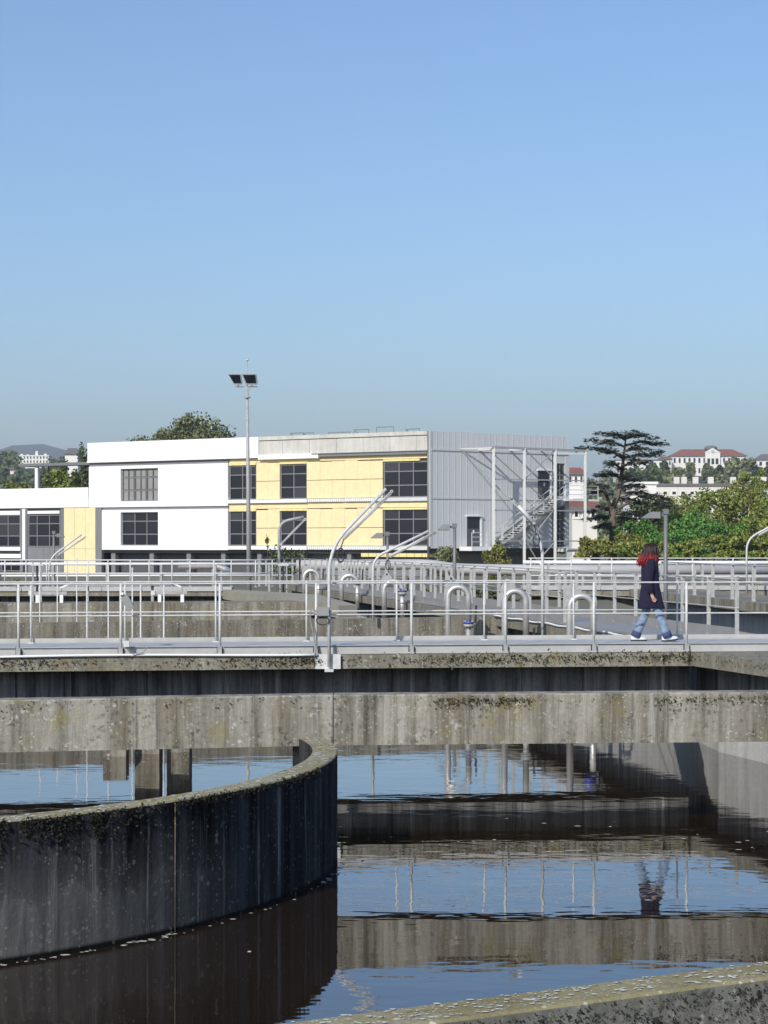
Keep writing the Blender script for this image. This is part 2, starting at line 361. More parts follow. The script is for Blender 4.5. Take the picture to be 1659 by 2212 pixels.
CCX, CCY, CR = -7.43, 21.84, 6.93
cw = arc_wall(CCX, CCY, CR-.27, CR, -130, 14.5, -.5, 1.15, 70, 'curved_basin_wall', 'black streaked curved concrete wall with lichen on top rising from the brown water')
def cm(rn):
    while True:
        an = rn.uniform(-75, -42) if rn.random() < .8 else rn.uniform(-42, -12)
        d = abs(rn.gauss(0, .10)) if an < -38 else abs(rn.gauss(0, .03))
        if math.sin(an*.9)+math.sin(an*2.3+1) > -1.2: break
    return (CCX+(CR+.008)*math.cos(R(an)), CCY+(CR+.008)*math.sin(R(an)), 1.14-d)
moss_strip(cw, cm, 3200, .027, M['mossb'])
def cj(rn): an = -36.5; return None
MB().tube([(CCX+(CR+.002)*math.cos(R(-36.0)), CCY+(CR+.002)*math.sin(R(-36.0)), z) for z in (1.13, .6, -.1)], .0035, 5).build('joint_seal', M['wall'], cw)

# near wall (bottom right corner)
nd = Vector((2.5, 1.49, 0)).normalized() ; nd = Vector((1.49, .83, 0)).normalized(); nnrm = Vector((nd.y, -nd.x, 0))
nw = thing('near_basin_wall', (.5, 9.72, 0), 'low concrete wall crusted with black moss and white lichen nearest the camera', 'basin wall')
p0 = Vector((.144, 9.52, 0)) - nd*4; p1 = p0 + nd*14
th = .32
pl = lambda p, o, z: (p.x-nnrm.x*o, p.y-nnrm.y*o, z)
fm = MB(); tm = MB(); ns = 24
for i in range(ns):
    a, b = p0.lerp(p1, i/ns), p0.lerp(p1, (i+1)/ns)
    fm.add([pl(a,0,-.6), pl(b,0,-.6), pl(b,0,1.135), pl(a,0,1.135)], [(0,1,2,3)])
    fm.add([pl(a,th,-.6), pl(b,th,-.6), pl(b,th,1.135), pl(a,th,1.135)], [(3,2,1,0)])
    tm.add([pl(a,.015,1.15), pl(b,.015,1.15), pl(b,th-.015,1.15), pl(a,th-.015,1.15)], [(0,1,2,3)])
    tm.add([pl(a,0,1.135), pl(b,0,1.135), pl(b,.015,1.15), pl(a,.015,1.15)], [(0,1,2,3)])
    tm.add([pl(a,th,1.135), pl(b,th,1.135), pl(b,th-.015,1.15), pl(a,th-.015,1.15)], [(3,2,1,0)])
fm.build('wall_face', M['nearface'], nw); tm.build('wall_top', M['top'], nw)
def nmf(rn):
    p = p0.lerp(p1, rn.uniform(.2, .6)); return pl(p, -.006, 1.12-abs(rn.gauss(0,.16)))
moss_strip(nw, nmf, 2600, .013, M['mossb'])
def ntp(rn):
    p = p0.lerp(p1, rn.uniform(.15, .6)); return pl(p, rn.uniform(.02, th-.02), 1.153)
lich = MB(); rn = random.Random(3)
for _ in range(850):
    c = Vector(ntp(rn)); k = .003+.013*rn.random()**2; n6 = [(c.x+k*rn.uniform(.6,1.2)*math.cos(q*1.0472)*1.3, c.y+k*rn.uniform(.6,1.2)*math.sin(q*1.0472), c.z+.003) for q in range(6)]
    lich.add(n6, [tuple(range(6))])
M['lichen'] = foliage('white_lichen', [(.55,.54,.48), (.66,.65,.6), (.5,.5,.44), (.7,.69,.65)], .9)
tag(lich.build('lichen', M['lichen'], nw), kind='stuff')
lich = MB()
for _ in range(800):
    an = R(rn.uniform(-70, 14)); rr = CR-rn.uniform(.02, .25); k = .005+.024*rn.random()**2
    c = (CCX+rr*math.cos(an), CCY+rr*math.sin(an))
    lich.add([(c[0]+k*rn.uniform(.6,1.2)*math.cos(q*1.0472), c[1]+k*rn.uniform(.6,1.2)*math.sin(q*1.0472), 1.153) for q in range(6)], [tuple(range(6))])
tag(lich.build('lichen', M['lichen'], cw), kind='stuff')

# the beam over the basin
bm_root = thing('concrete_beam', (0, 23.9, 1.02), 'long rain stained concrete beam spanning the basin below the walkway', 'beam')
BZ0, BZ1, BT = 1.03, 1.62, .34
def beam_y(x):   # plan line of the front face, two straight runs meeting at the joint
    return 23.8+(x+.59)*.216 if x < -.59 else 23.8+(x+.59)*.085
def beam_seg(xa, xb):
    mb = MB(); n = 16
    ya = lambda x: beam_y(x)
    for i in range(n):
        a, b = xa+(xb-xa)*i/n, xa+(xb-xa)*(i+1)/n
        s_ = lambda x, z, o: (x, ya(x)+o, z)
        mb.add([s_(a,BZ0,0), s_(b,BZ0,0), s_(b,BZ1-.015,0), s_(a,BZ1-.015,0)], [(0,1,2,3)])
        mb.add([s_(a,BZ1-.015,0), s_(b,BZ1-.015,0), s_(b,BZ1,.015), s_(a,BZ1,.015)], [(0,1,2,3)])
        mb.add([s_(a,BZ1,.015), s_(b,BZ1,.015), s_(b,BZ1,BT), s_(a,BZ1,BT)], [(0,1,2,3)])
        mb.add([s_(a,BZ0,BT), s_(b,BZ0,BT), s_(b,BZ1,BT), s_(a,BZ1,BT)], [(3,2,1,0)])
        mb.add([s_(a,BZ0,0), s_(b,BZ0,0), s_(b,BZ0,BT), s_(a,BZ0,BT)], [(3,2,1,0)])
    for x, fl in ((xa, 1), (xb, 0)):
        f = (0,1,2,3) if not fl else (3,2,1,0)
        mb.add([(x,ya(x),BZ0), (x,ya(x)+BT,BZ0), (x,ya(x)+BT,BZ1), (x,ya(x),BZ1-.015)], [f])
    return mb
beam_seg(-14, -.6).build('beam_segment', M['beam'], bm_root)
beam_seg(-.585, 14).build('beam_segment', M['beam'], bm_root)
def bmm(rn):
    x = rn.choice([rn.uniform(.6, 1.75), rn.uniform(.6, 1.75), rn.uniform(3.2, 4.6), rn.uniform(-4.5, 5)])
    return (x, beam_y(x)-.006, 1.6-abs(rn.gauss(0, .055))-(.03 if x > 0 else 0))
moss_strip(bm_root, bmm, 700, .022, M['moss'])
# concrete post under the beam beside the wall end
MB().box(Xp(636,24.1)-.02, Xp(648,24.1), beam_y(-1)+.34, beam_y(-1)+.6, -.4, 1.3).build('support_post', M['wall'], bm_root)

# ------------------------------------------------------------------ front walkway (bridge)
DZ = 1.755
def wy(x): return 32.4 + x*.152 if x < 0 else 32.4+.152*x-.006*x*x   # front face of the slab
fw = thing('footbridge', (0, 32.4, .85), 'concrete footbridge with pale metal edge panels crossing the basin under the walker', 'footbridge')
XL, XR = -16.0, 5.0
def strip(mb, xa, xb, o0, o1, z0, z1, n=14):
    for i in range(n):
        a, b = xa+(xb-xa)*i/n, xa+(xb-xa)*(i+1)/n
        A = [(a, wy(a)+o0), (b, wy(b)+o0), (b, wy(b)+o1), (a, wy(a)+o1)]
        fs = [(3,2,1,0),(4,5,6,7),(0,1,5,4),(2,3,7,6)]
        if i == 0: fs.append((3,0,4,7))
        if i == n-1: fs.append((1,2,6,5))
        mb.add([(p[0],p[1],z0) for p in A]+[(p[0],p[1],z1) for p in A], fs)
    return mb
strip(MB(), XL, XR, 0, 2.1, 1.40, 1.62).build('slab', M['slab'], fw)
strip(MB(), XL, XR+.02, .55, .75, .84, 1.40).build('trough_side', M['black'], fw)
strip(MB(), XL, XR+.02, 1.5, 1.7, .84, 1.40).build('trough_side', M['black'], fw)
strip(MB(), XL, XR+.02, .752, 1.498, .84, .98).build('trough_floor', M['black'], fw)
strip(MB(), XL, XR+6, .12, 1.75, DZ-.05, DZ).build('deck', M['alu'], fw)
strip(MB(), XL, XR+6, 1.78, 1.80, 1.64, DZ+.075).build('toe_board', M['alu'], fw)
def fmoss(rn):
    c = rn.choice([(-5.9,.35,1), (-5.2,.4,1), (-2.45,.75,2), (-1.5,.5,2), (-1.25,.3,2), (.9,.5,1), (1.4,.4,1), (3.3,.4,1), (4.2,.7,2), (4.6,.3,1), (2.4,.4,.4)])
    x = rn.gauss(c[0], c[1]); x = min(x, 4.95)
    return (x, wy(x)-.008, 1.53+rn.gauss(0, .05))
moss_strip(fw, fmoss, 1500, .034, M['moss'])
# white conduit along the slab edge, left of the crane
cd = MB().tube([(x, wy(x)-.03, 1.635+.012*math.sin(x*1.1)) for x in lin(-9, -1.05, 24)], .022, 6)
tag(cd.build('conduit', M['wpaint'], None), 'white conduit pipe running along the footbridge slab edge left of the tall jib crane', 'conduit')
post_px = [40, 261, 475, 683, 889, 1092, 1283, 1483]
def x_on_front(px):     # plan x where the sight line through column px meets the bridge front
    x = Xp(px, 33)
    for _ in range(6): x = Xp(px, wy(x)+.06)
    return x
pxs = [x_on_front(p) for p in post_px]
pxs = [pxs[0]-1.5*k for k in (4,3,2,1)] + pxs + [pxs[-1]+1.5, pxs[-1]+3.0]
for i in range(len(pxs)-1):
    a, b = pxs[i]+.05, pxs[i+1]-.05
    mb = MB()
    A = [(a, wy(a)+.07), (b, wy(b)+.07), (b, wy(b)+.085), (a, wy(a)+.085)]
    mb.add([(p[0],p[1],1.628) for p in A]+[(p[0],p[1],1.76) for p in A], [(3,2,1,0),(4,5,6,7),(0,1,5,4),(1,2,6,5),(2,3,7,6),(3,0,4,7)])
    A = [(a, wy(a)+.04), (b, wy(b)+.04), (b, wy(b)+.12), (a, wy(a)+.12)]
    mb.add([(p[0],p[1],1.761) for p in A]+[(p[0],p[1],1.772) for p in A], [(3,2,1,0),(4,5,6,7),(0,1,5,4),(1,2,6,5),(2,3,7,6),(3,0,4,7)])
    mb.build('edge_panel', M['alu'], fw)
# pillars that carry the bridge
for (xa, xb, o, mt) in ((300, 352, .9, 'wall'), (364, 412, 1.2, 'beam')):
    MB().box(Xp(xa,33.3), Xp(xb,33.3), wy(-3.7)+o, wy(-3.7)+o+.5, -.5, .86).build('pillar', M[mt], fw)
MB().box(Xp(240,33.3), Xp(288,33.3), wy(-4.3)+.6, wy(-4.3)+1.0, -.4, .37).build('pillar_stub', M['wall'], fw)

# ------------------------------------------------------------------ railings
def railing(name, label, group, line, zd, h, rails, post='tube', pr=.024, rr=.021, toe=None, cat='railing', mat=None, bases=None, postlist=None, base_drop=0, flatw=.075):
    """line: plan points the posts stand at; one thing with its posts, rails and toe board as parts"""
    mat = mat or M['galvl']
    pts = [Vector((p[0], p[1], zd)) for p in line]
    root = thing(name, pts[0], label, cat, group)
    d = (pts[-1]-pts[0]).normalized()
    if post == 'flat':
        pm = MB().bar((0,0,-base_drop), (0,0,h), flatw, .012, up=(d.y, -d.x, 0) if True else None)
        pm = MB(); hw = flatw/2
        ex = Vector((1,0,0)) if abs(d.y) > .5 else d
        ey = Vector((0,1,0)) if abs(d.y) > .5 else Vector((-d.y, d.x, 0))
        pm.hexa([ex*sx*hw+ey*sy*.006+Vector((0,0,z)) for z in (-base_drop, h) for sx, sy in ((-1,-1),(1,-1),(1,1),(-1,1))])
        pm.hexa([ex*sx*hw*1.3+ey*sy*.05+Vector((0,0,z)) for z in (-base_drop, -base_drop+.02) for sx, sy in ((-1,-1),(1,-1),(1,1),(-1,1))])
    else:
        pm = MB().tube([(0,0,-base_drop), (0,0,h)], pr, 8); pm.box(-.05,.05,-.04,.04,-base_drop,-base_drop+.015)
    me = pm.mesh('post', mat)
    for p in pts: put('post', me, root, p)
    for k, (z, r) in enumerate(rails):
        q = [p+Vector((0,0,z)) for p in pts]
        e0 = q[0]-(q[1]-q[0])*.06; e1 = q[-1]+(q[-1]-q[-2])*.06
        MB().tube([e0]+q[1:-1]+[e1], r, 6).build('top_rail' if k == 0 else 'mid_rail', mat, root)
    if toe:
        mb = MB(); 
        for a, b in zip(pts[:-1], pts[1:]):
            s_ = Vector((-(b-a).y, (b-a).x, 0)).normalized()*.03
            mb.bar(a+s_+Vector((0,0,toe[0]+toe[1]/2)), b+s_+Vector((0,0,toe[0]+toe[1]/2)), .012, toe[1])
        mb.build('toe_board', M['alud'], root)
    return root
front_line = [(x, wy(x)+.06) for x in pxs]
fr = railing('railing', 'front railing of round tubes bolted along the footbridge slab edge nearest the camera', None, front_line, DZ, 1.0, [(1.0,.0145), (.5,.0135)], 'tube', .021, base_drop=.12)
# little base brackets at each post
br = MB().box(-.034,.034,-.05,.045,0,.13).mesh('bracket', M['galv'])
for p in front_line: put('bracket', br, fr, (p[0], p[1], 1.628))
far_px = [-128, 67, 270, 466, 662, 857, 1046, 1239, 1463]
def x_on_far(px):
    x = Xp(px, 34.5)
    for _ in range(6): x = Xp(px, wy(x)+1.72)
    return x
fxs = [x_on_far(p) for p in far_px]; fxs = [fxs[0]-1.5*k for k in (3,2,1)]+fxs
railing('railing', 'back railing of round tubes along the far side of the footbridge behind the walker', None, [(x, wy(x)+1.72) for x in fxs], DZ, 1.0, [(1.0,.0135), (.5,.0125)], 'tube', .016)

# ------------------------------------------------------------------ right quay and end walls of the basin
def Lx(Y): return 5.85-.183*(Y-33.4)
def prism_thing(name, poly, z0, z1, mat, label, cat='basin wall', part='body'):
    root = thing(name, (poly[0][0], poly[0][1], z0), label, cat)
    MB().prism(poly, z0, z1).build(part, mat, root); return root
# right quay: slab with an overhang, wall beneath, walkway on it
rq = thing('quay', (5.0, 33, 0), 'concrete quay with overhanging slab along the right side of the basin', 'quay')
edge = [(8.2, 22.0), (5.72, 30.2), (4.99, 33.08), (Lx(37)-.4, 37), (Lx(49)-.32, 49), (Lx(62)-.3, 62), (Lx(88)-.3, 88)]
back = [(Lx(88)+1.75, 88), (Lx(62)+1.75, 62), (Lx(36)+1.75, 36), (9.6, 22.0)]
MB().prism([(p[0], p[1]) for p in ([back[-1]] + back[::-1][1:])] + edge[::-1], 1.40, 1.618).build('slab', M['slab'], rq)
inn = [(x+.45, y) for x, y in edge]; bk = [(x-.15, y) for x, y in back]
MB().prism(bk[::-1]+inn[::-1], .86, 1.398).build('stained_shaded_wall', M['black'], rq)  # upper wall darkened in colour for the slab's shade, plus algae streaks
MB().prism([(x-.002, y) for x, y in bk[::-1]]+[(x+.002, y) for x, y in inn[::-1]], -.5, .858).build('wall', M['pale'], rq)
strip_pts = lin(35.2, 87, 30)
dk = MB()
for a, b in zip(strip_pts[:-1], strip_pts[1:]):
    dk.hexa([(Lx(a)-.1,a,1.63),(Lx(a)+1.3,a,1.63),(Lx(b)+1.3,b,1.63),(Lx(b)-.1,b,1.63),(Lx(a)-.1,a,1.68),(Lx(a)+1.3,a,1.68),(Lx(b)+1.3,b,1.68),(Lx(b)-.1,b,1.68)])
dk.build('deck', M['alud'], rq)
def qm(rn):
    t = rn.random(); x = 4.99+(5.72-4.99)*t; y = 33.08-(33.08-30.2)*t
    return (x-.01, y, 1.55+rn.gauss(0,.04))
moss_strip(rq, qm, 90, .024, M['moss'])
# railings on the quay
yl = [44+1.5*k for k in range(28)]
railing('railing', 'flat post railing behind the bent pipes on the basin side of the quay', None, [(Lx(y), y) for y in yl], 1.68, 1.06, [(1.06,.0145), (.53,.0135)], 'flat', toe=(0,.15), mat=M['galv'])
yr = [37+1.5*k for k in range(33)]
railing('railing', 'flat post railing on the land side of the quay reaching right of the walker', None, [(Lx(y)+1.22, y) for y in yr], 1.68, 1.06, [(1.06,.0145), (.53,.0135)], 'flat', toe=(0,.17), mat=M['galv'])
# white hose lying along the quay wall
hose = []
for k in range(40):
    y = 49-12*k/39; hose.append((Lx(y)-.37, y, 1.645+.012*math.sin(k*.9)))
tag(MB().tube(hose, .024, 6).build('hose', M['wpaint']), 'white hose hanging along the quay wall behind the bent pipes', 'hose')

# end wall A and wall B, and beige wedge on wall B
def wallA_y(x): return 47.9+x*.37
wa = thing('end_wall', (-2, wallA_y(-2), 0), 'lichen stained concrete wall just behind the footbridge railing', 'basin wall')
ax0, ax1 = -18, Lx(49)-.05
MB().hexa([(ax0,wallA_y(ax0),-.5),(ax1,wallA_y(ax1),-.5),(ax1,wallA_y(ax1)+.35,-.5),(ax0,wallA_y(ax0)+.35,-.5),(ax0,wallA_y(ax0),1.62),(ax1,wallA_y(ax1),1.62),(ax1,wallA_y(ax1)+.35,1.62),(ax0,wallA_y(ax0)+.35,1.62)]).build('body', M['wall'], wa)
wb = thing('middle_wall', (-8, 60, 0), 'farther lichen stained concrete wall with the beige walkway on top', 'basin wall')
MB().prism([(-26,57.2),(-2.25,60.9),(-1.9,61.25),(-1.5,63.0),(-26,58.0)], -.5, 1.62).build('body', M['wall'], wb)
MB().prism([(-5.9,75.3),(-1.26,56.8),(-.75,57.2),(-2.2,68.7),(-6.3,77.8)], 1.3, 1.645).build('walkway_slab', M['deckc'], wb)

# left far walkway C
cw_y = 76.0
fc = thing('footbridge', (-10, cw_y, 1.4), 'far footbridge with pale edge panels in front of the white building', 'footbridge')
x0, x1 = -24.0, Xp(500, 76)
npan = int((x1-x0)/1.5)
pm = MB().box(0,1.46,0,.02,0,.165).mesh('edge_panel', M['alu'])
for i in range(npan): put('edge_panel', pm, fc, (x0+1.5*i, cw_y, 1.585))
MB().box(x0, x1, cw_y+.03, cw_y+1.4, 1.60, 1.735).build('deck', M['alu'], fc)
MB().box(x0, x1, cw_y+.06, cw_y+1.5, 1.40, 1.598).build('slab', M['slab'], fc)
MB().box(x0, x1, cw_y+.9, cw_y+1.3, -.4, 1.398).build('wall', M['black'], fc)
railing('railing', 'near railing of the far footbridge in front of the white building', None, [(Xp(10,76)+1.56*(k-10), cw_y+.06) for k in range(17)], 1.74, 1.0, [(1.0,.02), (.5,.018)], 'tube', .024)
railing('railing', 'back railing of the far footbridge, thin posts in front of the white building', None, [(Xp(56,77.4)+1.56*(k-10), cw_y+1.4) for k in range(17)], 1.74, 1.0, [(1.0,.02), (.5,.018)], 'tube', .022)
# return railing from C to the quay and the braced posts
railing('railing', 'short railing with flat posts round the climbing plant beside the leaning davit', None, [P(x, 1172, Y).xy[:] for x, Y in ((560,80),(575,81),(615,82.5),(632,83.5),(648,84.5))], 1.68, 1.06, [(1.06,.0145), (.53,.0135)], 'flat', mat=M['galv'])

# white and grey long pipes at the back
def long_pipe(name, pts, rad, mat, label, cat='pipe', group=None, flange=None, nsup=0, zs=GZ):
    root = thing(name, pts[0], label, cat, group)
    MB().tube(pts, rad, 16).build('pipe_run', mat, root)
    if nsup:
        sm = MB().box(-.06,.06,-.1,.1,0,1).build if False else None
        for k in range(nsup):
            t = (k+.5)/nsup*(len(pts)-1); i = min(int(t), len(pts)-2); p = Vector(pts[i]).lerp(Vector(pts[i+1]), t-i)
            MB().box(p.x-.05, p.x+.05, p.y-.12, p.y+.12, zs, p.z-rad*.9).build('support', M['galv'], root)
    return root
def bend(pts, n=6):     # round the inner corners of a polyline
    pts = [Vector(p) for p in pts]; out = [pts[0]]
    for a, b, c in zip(pts[:-2], pts[1:-1], pts[2:]):
        r = min((b-a).length, (c-b).length)*.45
        s_, e = b+(a-b).normalized()*r, b+(c-b).normalized()*r
        for k in range(n+1):
            t = k/n; out.append(s_.lerp(b, t).lerp(b.lerp(e, t), t))
    return out+[pts[-1]]
def bendr(pts, rad, n=7):
    pts = [Vector(p) for p in pts]; out = [pts[0]]
    for a, b, c in zip(pts[:-2], pts[1:-1], pts[2:]):
        r = min(rad, (b-a).length*.49, (c-b).length*.49)
        s_, e = b+(a-b).normalized()*r, b+(c-b).normalized()*r
        for k in range(n+1):
            t = k/n; out.append(s_.lerp(b, t).lerp(b.lerp(e, t), t))
    return out+[pts[-1]]
long_pipe('insulated_duct', bendr([P(640,1221,90), P(925,1219,90), P(985,1229,88), P(1160,1232,86), P(1760,1231,86)], .9), .235, M['duct'], 'thick grey insulated duct running behind the railings below the yellow wall', 'duct', nsup=9)
long_pipe('silver_duct', bendr([P(385,1222,88), P(470,1222,88), P(497,1236,88)], .6), .16, M['steel'], 'short shiny silver duct behind the far footbridge railing below the mast', 'duct', nsup=2)
long_pipe('white_pipe', [P(-60,1218,82), P(640,1218.5,82)], .055, M['wpaint'], 'upper white pipe running along the far footbridge railing on the left', nsup=6)
long_pipe('white_pipe', [P(-60,1244,82), P(630,1243,82)], .042, M['wpaint'], 'lower white pipe running along the far footbridge railing on the left', nsup=0)
wp = long_pipe('white_pipe', [P(1130,1214.5,82), P(1800,1216,80)], .075, M['wpaint'], 'upper white pipe behind the railings on the right below the green trees', nsup=6)
MB().tube(bendr([P(1152,1215,81.8), P(1172,1215,81.6), P(1170,1250,81.4)], .2), .06, 8).build('branch', M['wpaint'], wp)
long_pipe('white_pipe', [P(1200,1243,80), P(1800,1246,78)], .05, M['wpaint'], 'lower white pipe behind the railings on the right below the grey duct', nsup=5)

# right hand pool: ledge with pale lit wall beneath
lg = thing('channel_wall', (10, 72, 0), 'pale concrete channel wall under a mossy ledge right of the walker', 'basin wall')
def ledge(o, z0, z1, mat, nm_):
    MB().prism([(9.2+o,80),(11.1+o,59),(13.8+o,30),(16.2,30),(13.5,59),(12.0,80)], z0, z1).build(nm_, mat, lg)
ledge(0, 1.33, 1.62, M['wall'], 'ledge'); ledge(.62, -.4, 1.328, M['pale'], 'wall')
lf = [(11.25-.085*(y-59)+.12, y) for y in (74,71.5,69,66.5,64,61.5,59,56.5,54,51.5)]
railing('railing', 'railing with wide flat posts on the mossy ledge at the far right', None, lf, 1.62, 1.08, [(1.08,.022), (.55,.02)], 'flat', mat=M['galv'], flatw=.11)
# far right footbridge with railing
fb = thing('footbridge', (14, 78, 1.4), 'far footbridge with pale edge panels below the trees on the right', 'footbridge')
xs0 = Xp(1130, 78)
for i in range(16): put('edge_panel', pm, fb, (xs0+1.5*i, 78, 1.585))
MB().box(xs0, xs0+24, 78.03, 79.4, 1.60, 1.735).build('deck', M['alu'], fb)
MB().box(xs0, xs0+24, 78.06, 79.5, 1.35, 1.598).build('slab', M['wall'], fb)
MB().box(xs0, xs0+24, 78.9, 79.3, -.4, 1.348).build('wall', M['wall'], fb)
railing('railing', 'railing with round posts on the far footbridge below the trees on the right', None, [(xs0+.3+1.55*k, 78.06) for k in range(15)], 1.74, 1.06, [(1.06,.024), (.4,.03)], 'tube', .028)

# ------------------------------------------------------------------ bent pipes along the quay
def bent_pipe(px0, px1, ytop, ybot_hint, zbase, label, flange_z, blue, both=True, r=.067, Y0=None):
    k = ((px0+px1)/2-CX)/F
    Y = Y0 or (5.85-.75+.183*33.4)/(k+.183)
    xa, xb = Xp(px0, Y), Xp(px1, Y); zt = Zp(ytop, Y)-r
    root = thing('bent_pipe', (xa, Y, zbase), label, 'pipe', 'bent stainless pipes along the quay')
    h = (xb-xa)/2; arc = [(xa+h-h*math.cos(math.pi*i/12), Y, zt-h+h*math.sin(math.pi*i/12)) for i in range(13)]
    MB().tube([(xa, Y, zbase)]+arc+[(xb, Y, flange_z+.05)], r, 14).build('pipe', M['steel'], root)
    # sheet metal gusset behind
    gp = [(xa-.1,zt-h-.12),(xa+.02,zt-h+.08),(xa+.12,zt-.04),(xa+.24,zt+.09),(xa+.11,zt+.25),(xa+.03,zt+.27),(xa-.08,zt+.08)]
    MB().add([(x,Y+.07,z) for x, z in gp]+[(x,Y+.09,z) for x, z in gp], [tuple(range(7)), tuple(range(7,14))[::-1]]+[(i,7+i,7+(i+1)%7,(i+1)%7) for i in range(7)]).build('gusset', M['galv'], root)
    MB().tube([(xa+.07,Y+.065,zt+.2),(xa+.07,Y+.06,zt+.2)], .028, 10).build('lifting_eye', M['black_p'], root)
    fl = MB()
    fl.tube([(xb,Y,flange_z),(xb,Y,flange_z+.045)], r*1.75, 14); fl.build('flange', M['blue'] if blue else M['galv'], root)
    MB().tube([(xb,Y,flange_z-.075),(xb,Y,flange_z-.012)], r*1.7, 14).build('flange', M['galv'], root)
    bl = MB()
    for q in range(8):
        an = q*math.pi/4; bx, by = xb+r*1.5*math.cos(an), Y+r*1.5*math.sin(an); bl.tube([(bx,by,flange_z-.1),(bx,by,flange_z+.07)], .013, 5)
    tag(bl.build('bolt', M['steel'], root), kind='stuff')
    MB().tube([(xb,Y,zbase),(xb,Y,flange_z-.08)], r*.92, 14).build('lower_pipe', M['steel'], root)
    MB().tube([(xb,Y,zbase+(flange_z-zbase)*.55),(xb,Y,zbase+(flange_z-zbase)*.55+.05)], r*1.15, 14).build('clamp', M['galv'], root)
    # black valve lever beside the leg
    MB().bar((xb+.16,Y+.02,flange_z+.02),(xb+.18,Y+.02,flange_z+.42),.05,.05).build('lever', M['black_p'], root)
    return root
bent_pipe(968,1012,1262,0,-.4,'bent steel pipe with blue flange nearest the middle of the footbridge',1.52,True,Y0=47.2)
bent_pipe(1090,1136,1270,0,-.4,'bent steel pipe with grey flange left of the right hand jib crane',1.16,False,Y0=43.4)
pp = bent_pipe(1231,1281,1280,0,-.4,'bent steel pipe with round blue valve closest to the walker',1.1,True,Y0=39)
kx = Xp(1278, 39)
MB().tube([(kx-.14,38.9,1.16),(kx+.02,38.9,1.16)],.13,16).build('valve_body', M['blue'], pp)
bent_pipe(830,869,1250,0,1.2,'bent steel pipe with blue flange right of the second crane, beyond the end wall',1.95,True, r=.075)
bent_pipe(738,772,1238,0,1.2,'bent steel pipe with blue valve just right of the tall jib crane',2.1,True, r=.075)
bent_pipe(657,688,1228,0,1.2,'bent steel pipe with grey flange left of the tall jib crane, the farthest one',2.0,False, r=.075)

# thin upright air pipes in the left basins
for (px, Y, yt, wh) in ((86,52,1216,'beyond the end wall, leftmost of the row'),(124,52,1222,'beyond the end wall, second from the left'),(166,52,1205,'beyond the end wall, tallest before the yellow panel'),(188,43,1240,'before the end wall, first left of the tilted lamp'),(234,43,1222,'before the end wall, nearest left of the tilted lamp'),(286,43,1226,'directly behind the tilted lamp'),(304,40,1262,'just right of the tilted lamp'),(354,40,1260,'before the end wall, rightmost of the row')):
    b_ = P(px, 1300, Y); ct = 'pipe'
    t_ = thing('air_pipe', (b_.x, Y, -.4), 'thin upright steel pipe '+wh, 'pipe', 'thin upright pipes in the left basin')
    MB().tube([(b_.x, Y, -.4), (b_.x, Y, Zp(yt, Y))], .016, 7).build('pipe', M['galvl'], t_)
    MB().tube([(b_.x, Y, 1.2), (b_.x, Y, 1.26)], .026, 7).build('coupling', M['galv'], t_)
# steel box beam with braces, two small support frames and a lifting post on the middle wall
bb = thing('box_beam', P(148, 1262, 63), 'long grey box beam with sloping white braces above the middle wall on the left', 'beam')
a, b = P(150, 1261.5, 63), P(372, 1259.5, 63)
MB().bar(a, b, .2, .13).build('beam', M['galv'], bb)
for p, sgn in ((a, -1), (b, 1)):
    MB().bar(p, p+Vector((sgn*.28, 0, -.12)), .1, .05).build('brace', M['wpaint'], bb)
MB().tube([P(-60,1262,63), P(146,1261,63)], .03, 6).build('rail', M['wpaint'], bb)
for px in (40, 190, 330): 
    q = P(px, 1262, 63.25); MB().box(q.x-.04, q.x+.04, 63.12, 63.2, -.4, q.z).build('post', M['galv'], bb)
for (xa, xb, la, lb, lab) in ((64,145,81,133,'small grey steel frame on two white legs on the middle wall at far left'), (328,405,345,394,'small grey steel frame on white legs, right of the tilted hanging lamp')):
    sf = thing('support_frame', (Xp(xa,59.2), 59.2, 1.62), lab, 'steel frame', 'steel frames on the middle wall')
    yw = 57.4 + (Xp((xa+xb)/2, 59)+26)*.1558 + .35
    MB().box(Xp(xa,yw), Xp(xb,yw), yw-.06, yw+.06, 1.86, 1.95).build('crossbar', M['galv'], sf)
    for l in (la, lb): MB().box(Xp(l,yw)-.05, Xp(l,yw)+.05, yw-.05, yw+.05, 1.62, 1.858).build('leg', M['wpaint'], sf)
    MB().box(Xp(xa,yw)-.02, Xp(xa,yw)+.1, yw-.09, yw-.062, 1.84, 1.97).build('plate', M['galvl'], sf)
for px, lab in ((80, 'grey valve stand with two uprights and a dark spindle left of the far yellow wall'), (612, 'grey valve stand with two uprights and a dark spindle below the floodlight mast')):
    Y = 66 if px < 100 else 79
    sx = Xp(px, Y)
    vst = thing('valve_stand', (sx, Y, 0), lab, 'valve stand', 'valve stands')
    for dx in (-.13, .13): MB().box(sx+dx-.025, sx+dx+.025, Y-.03, Y+.03, .0, Zp(1214,Y)).build('upright', M['galv'], vst)
    MB().tube([(sx,Y,1.2),(sx,Y,Zp(1218,Y))], .035, 8).build('spindle', M['black_p'], vst)
    MB().box(sx-.2, sx+.2, Y-.05, Y+.05, Zp(1222,Y), Zp(1218,Y)).build('head', M['galvl'], vst)

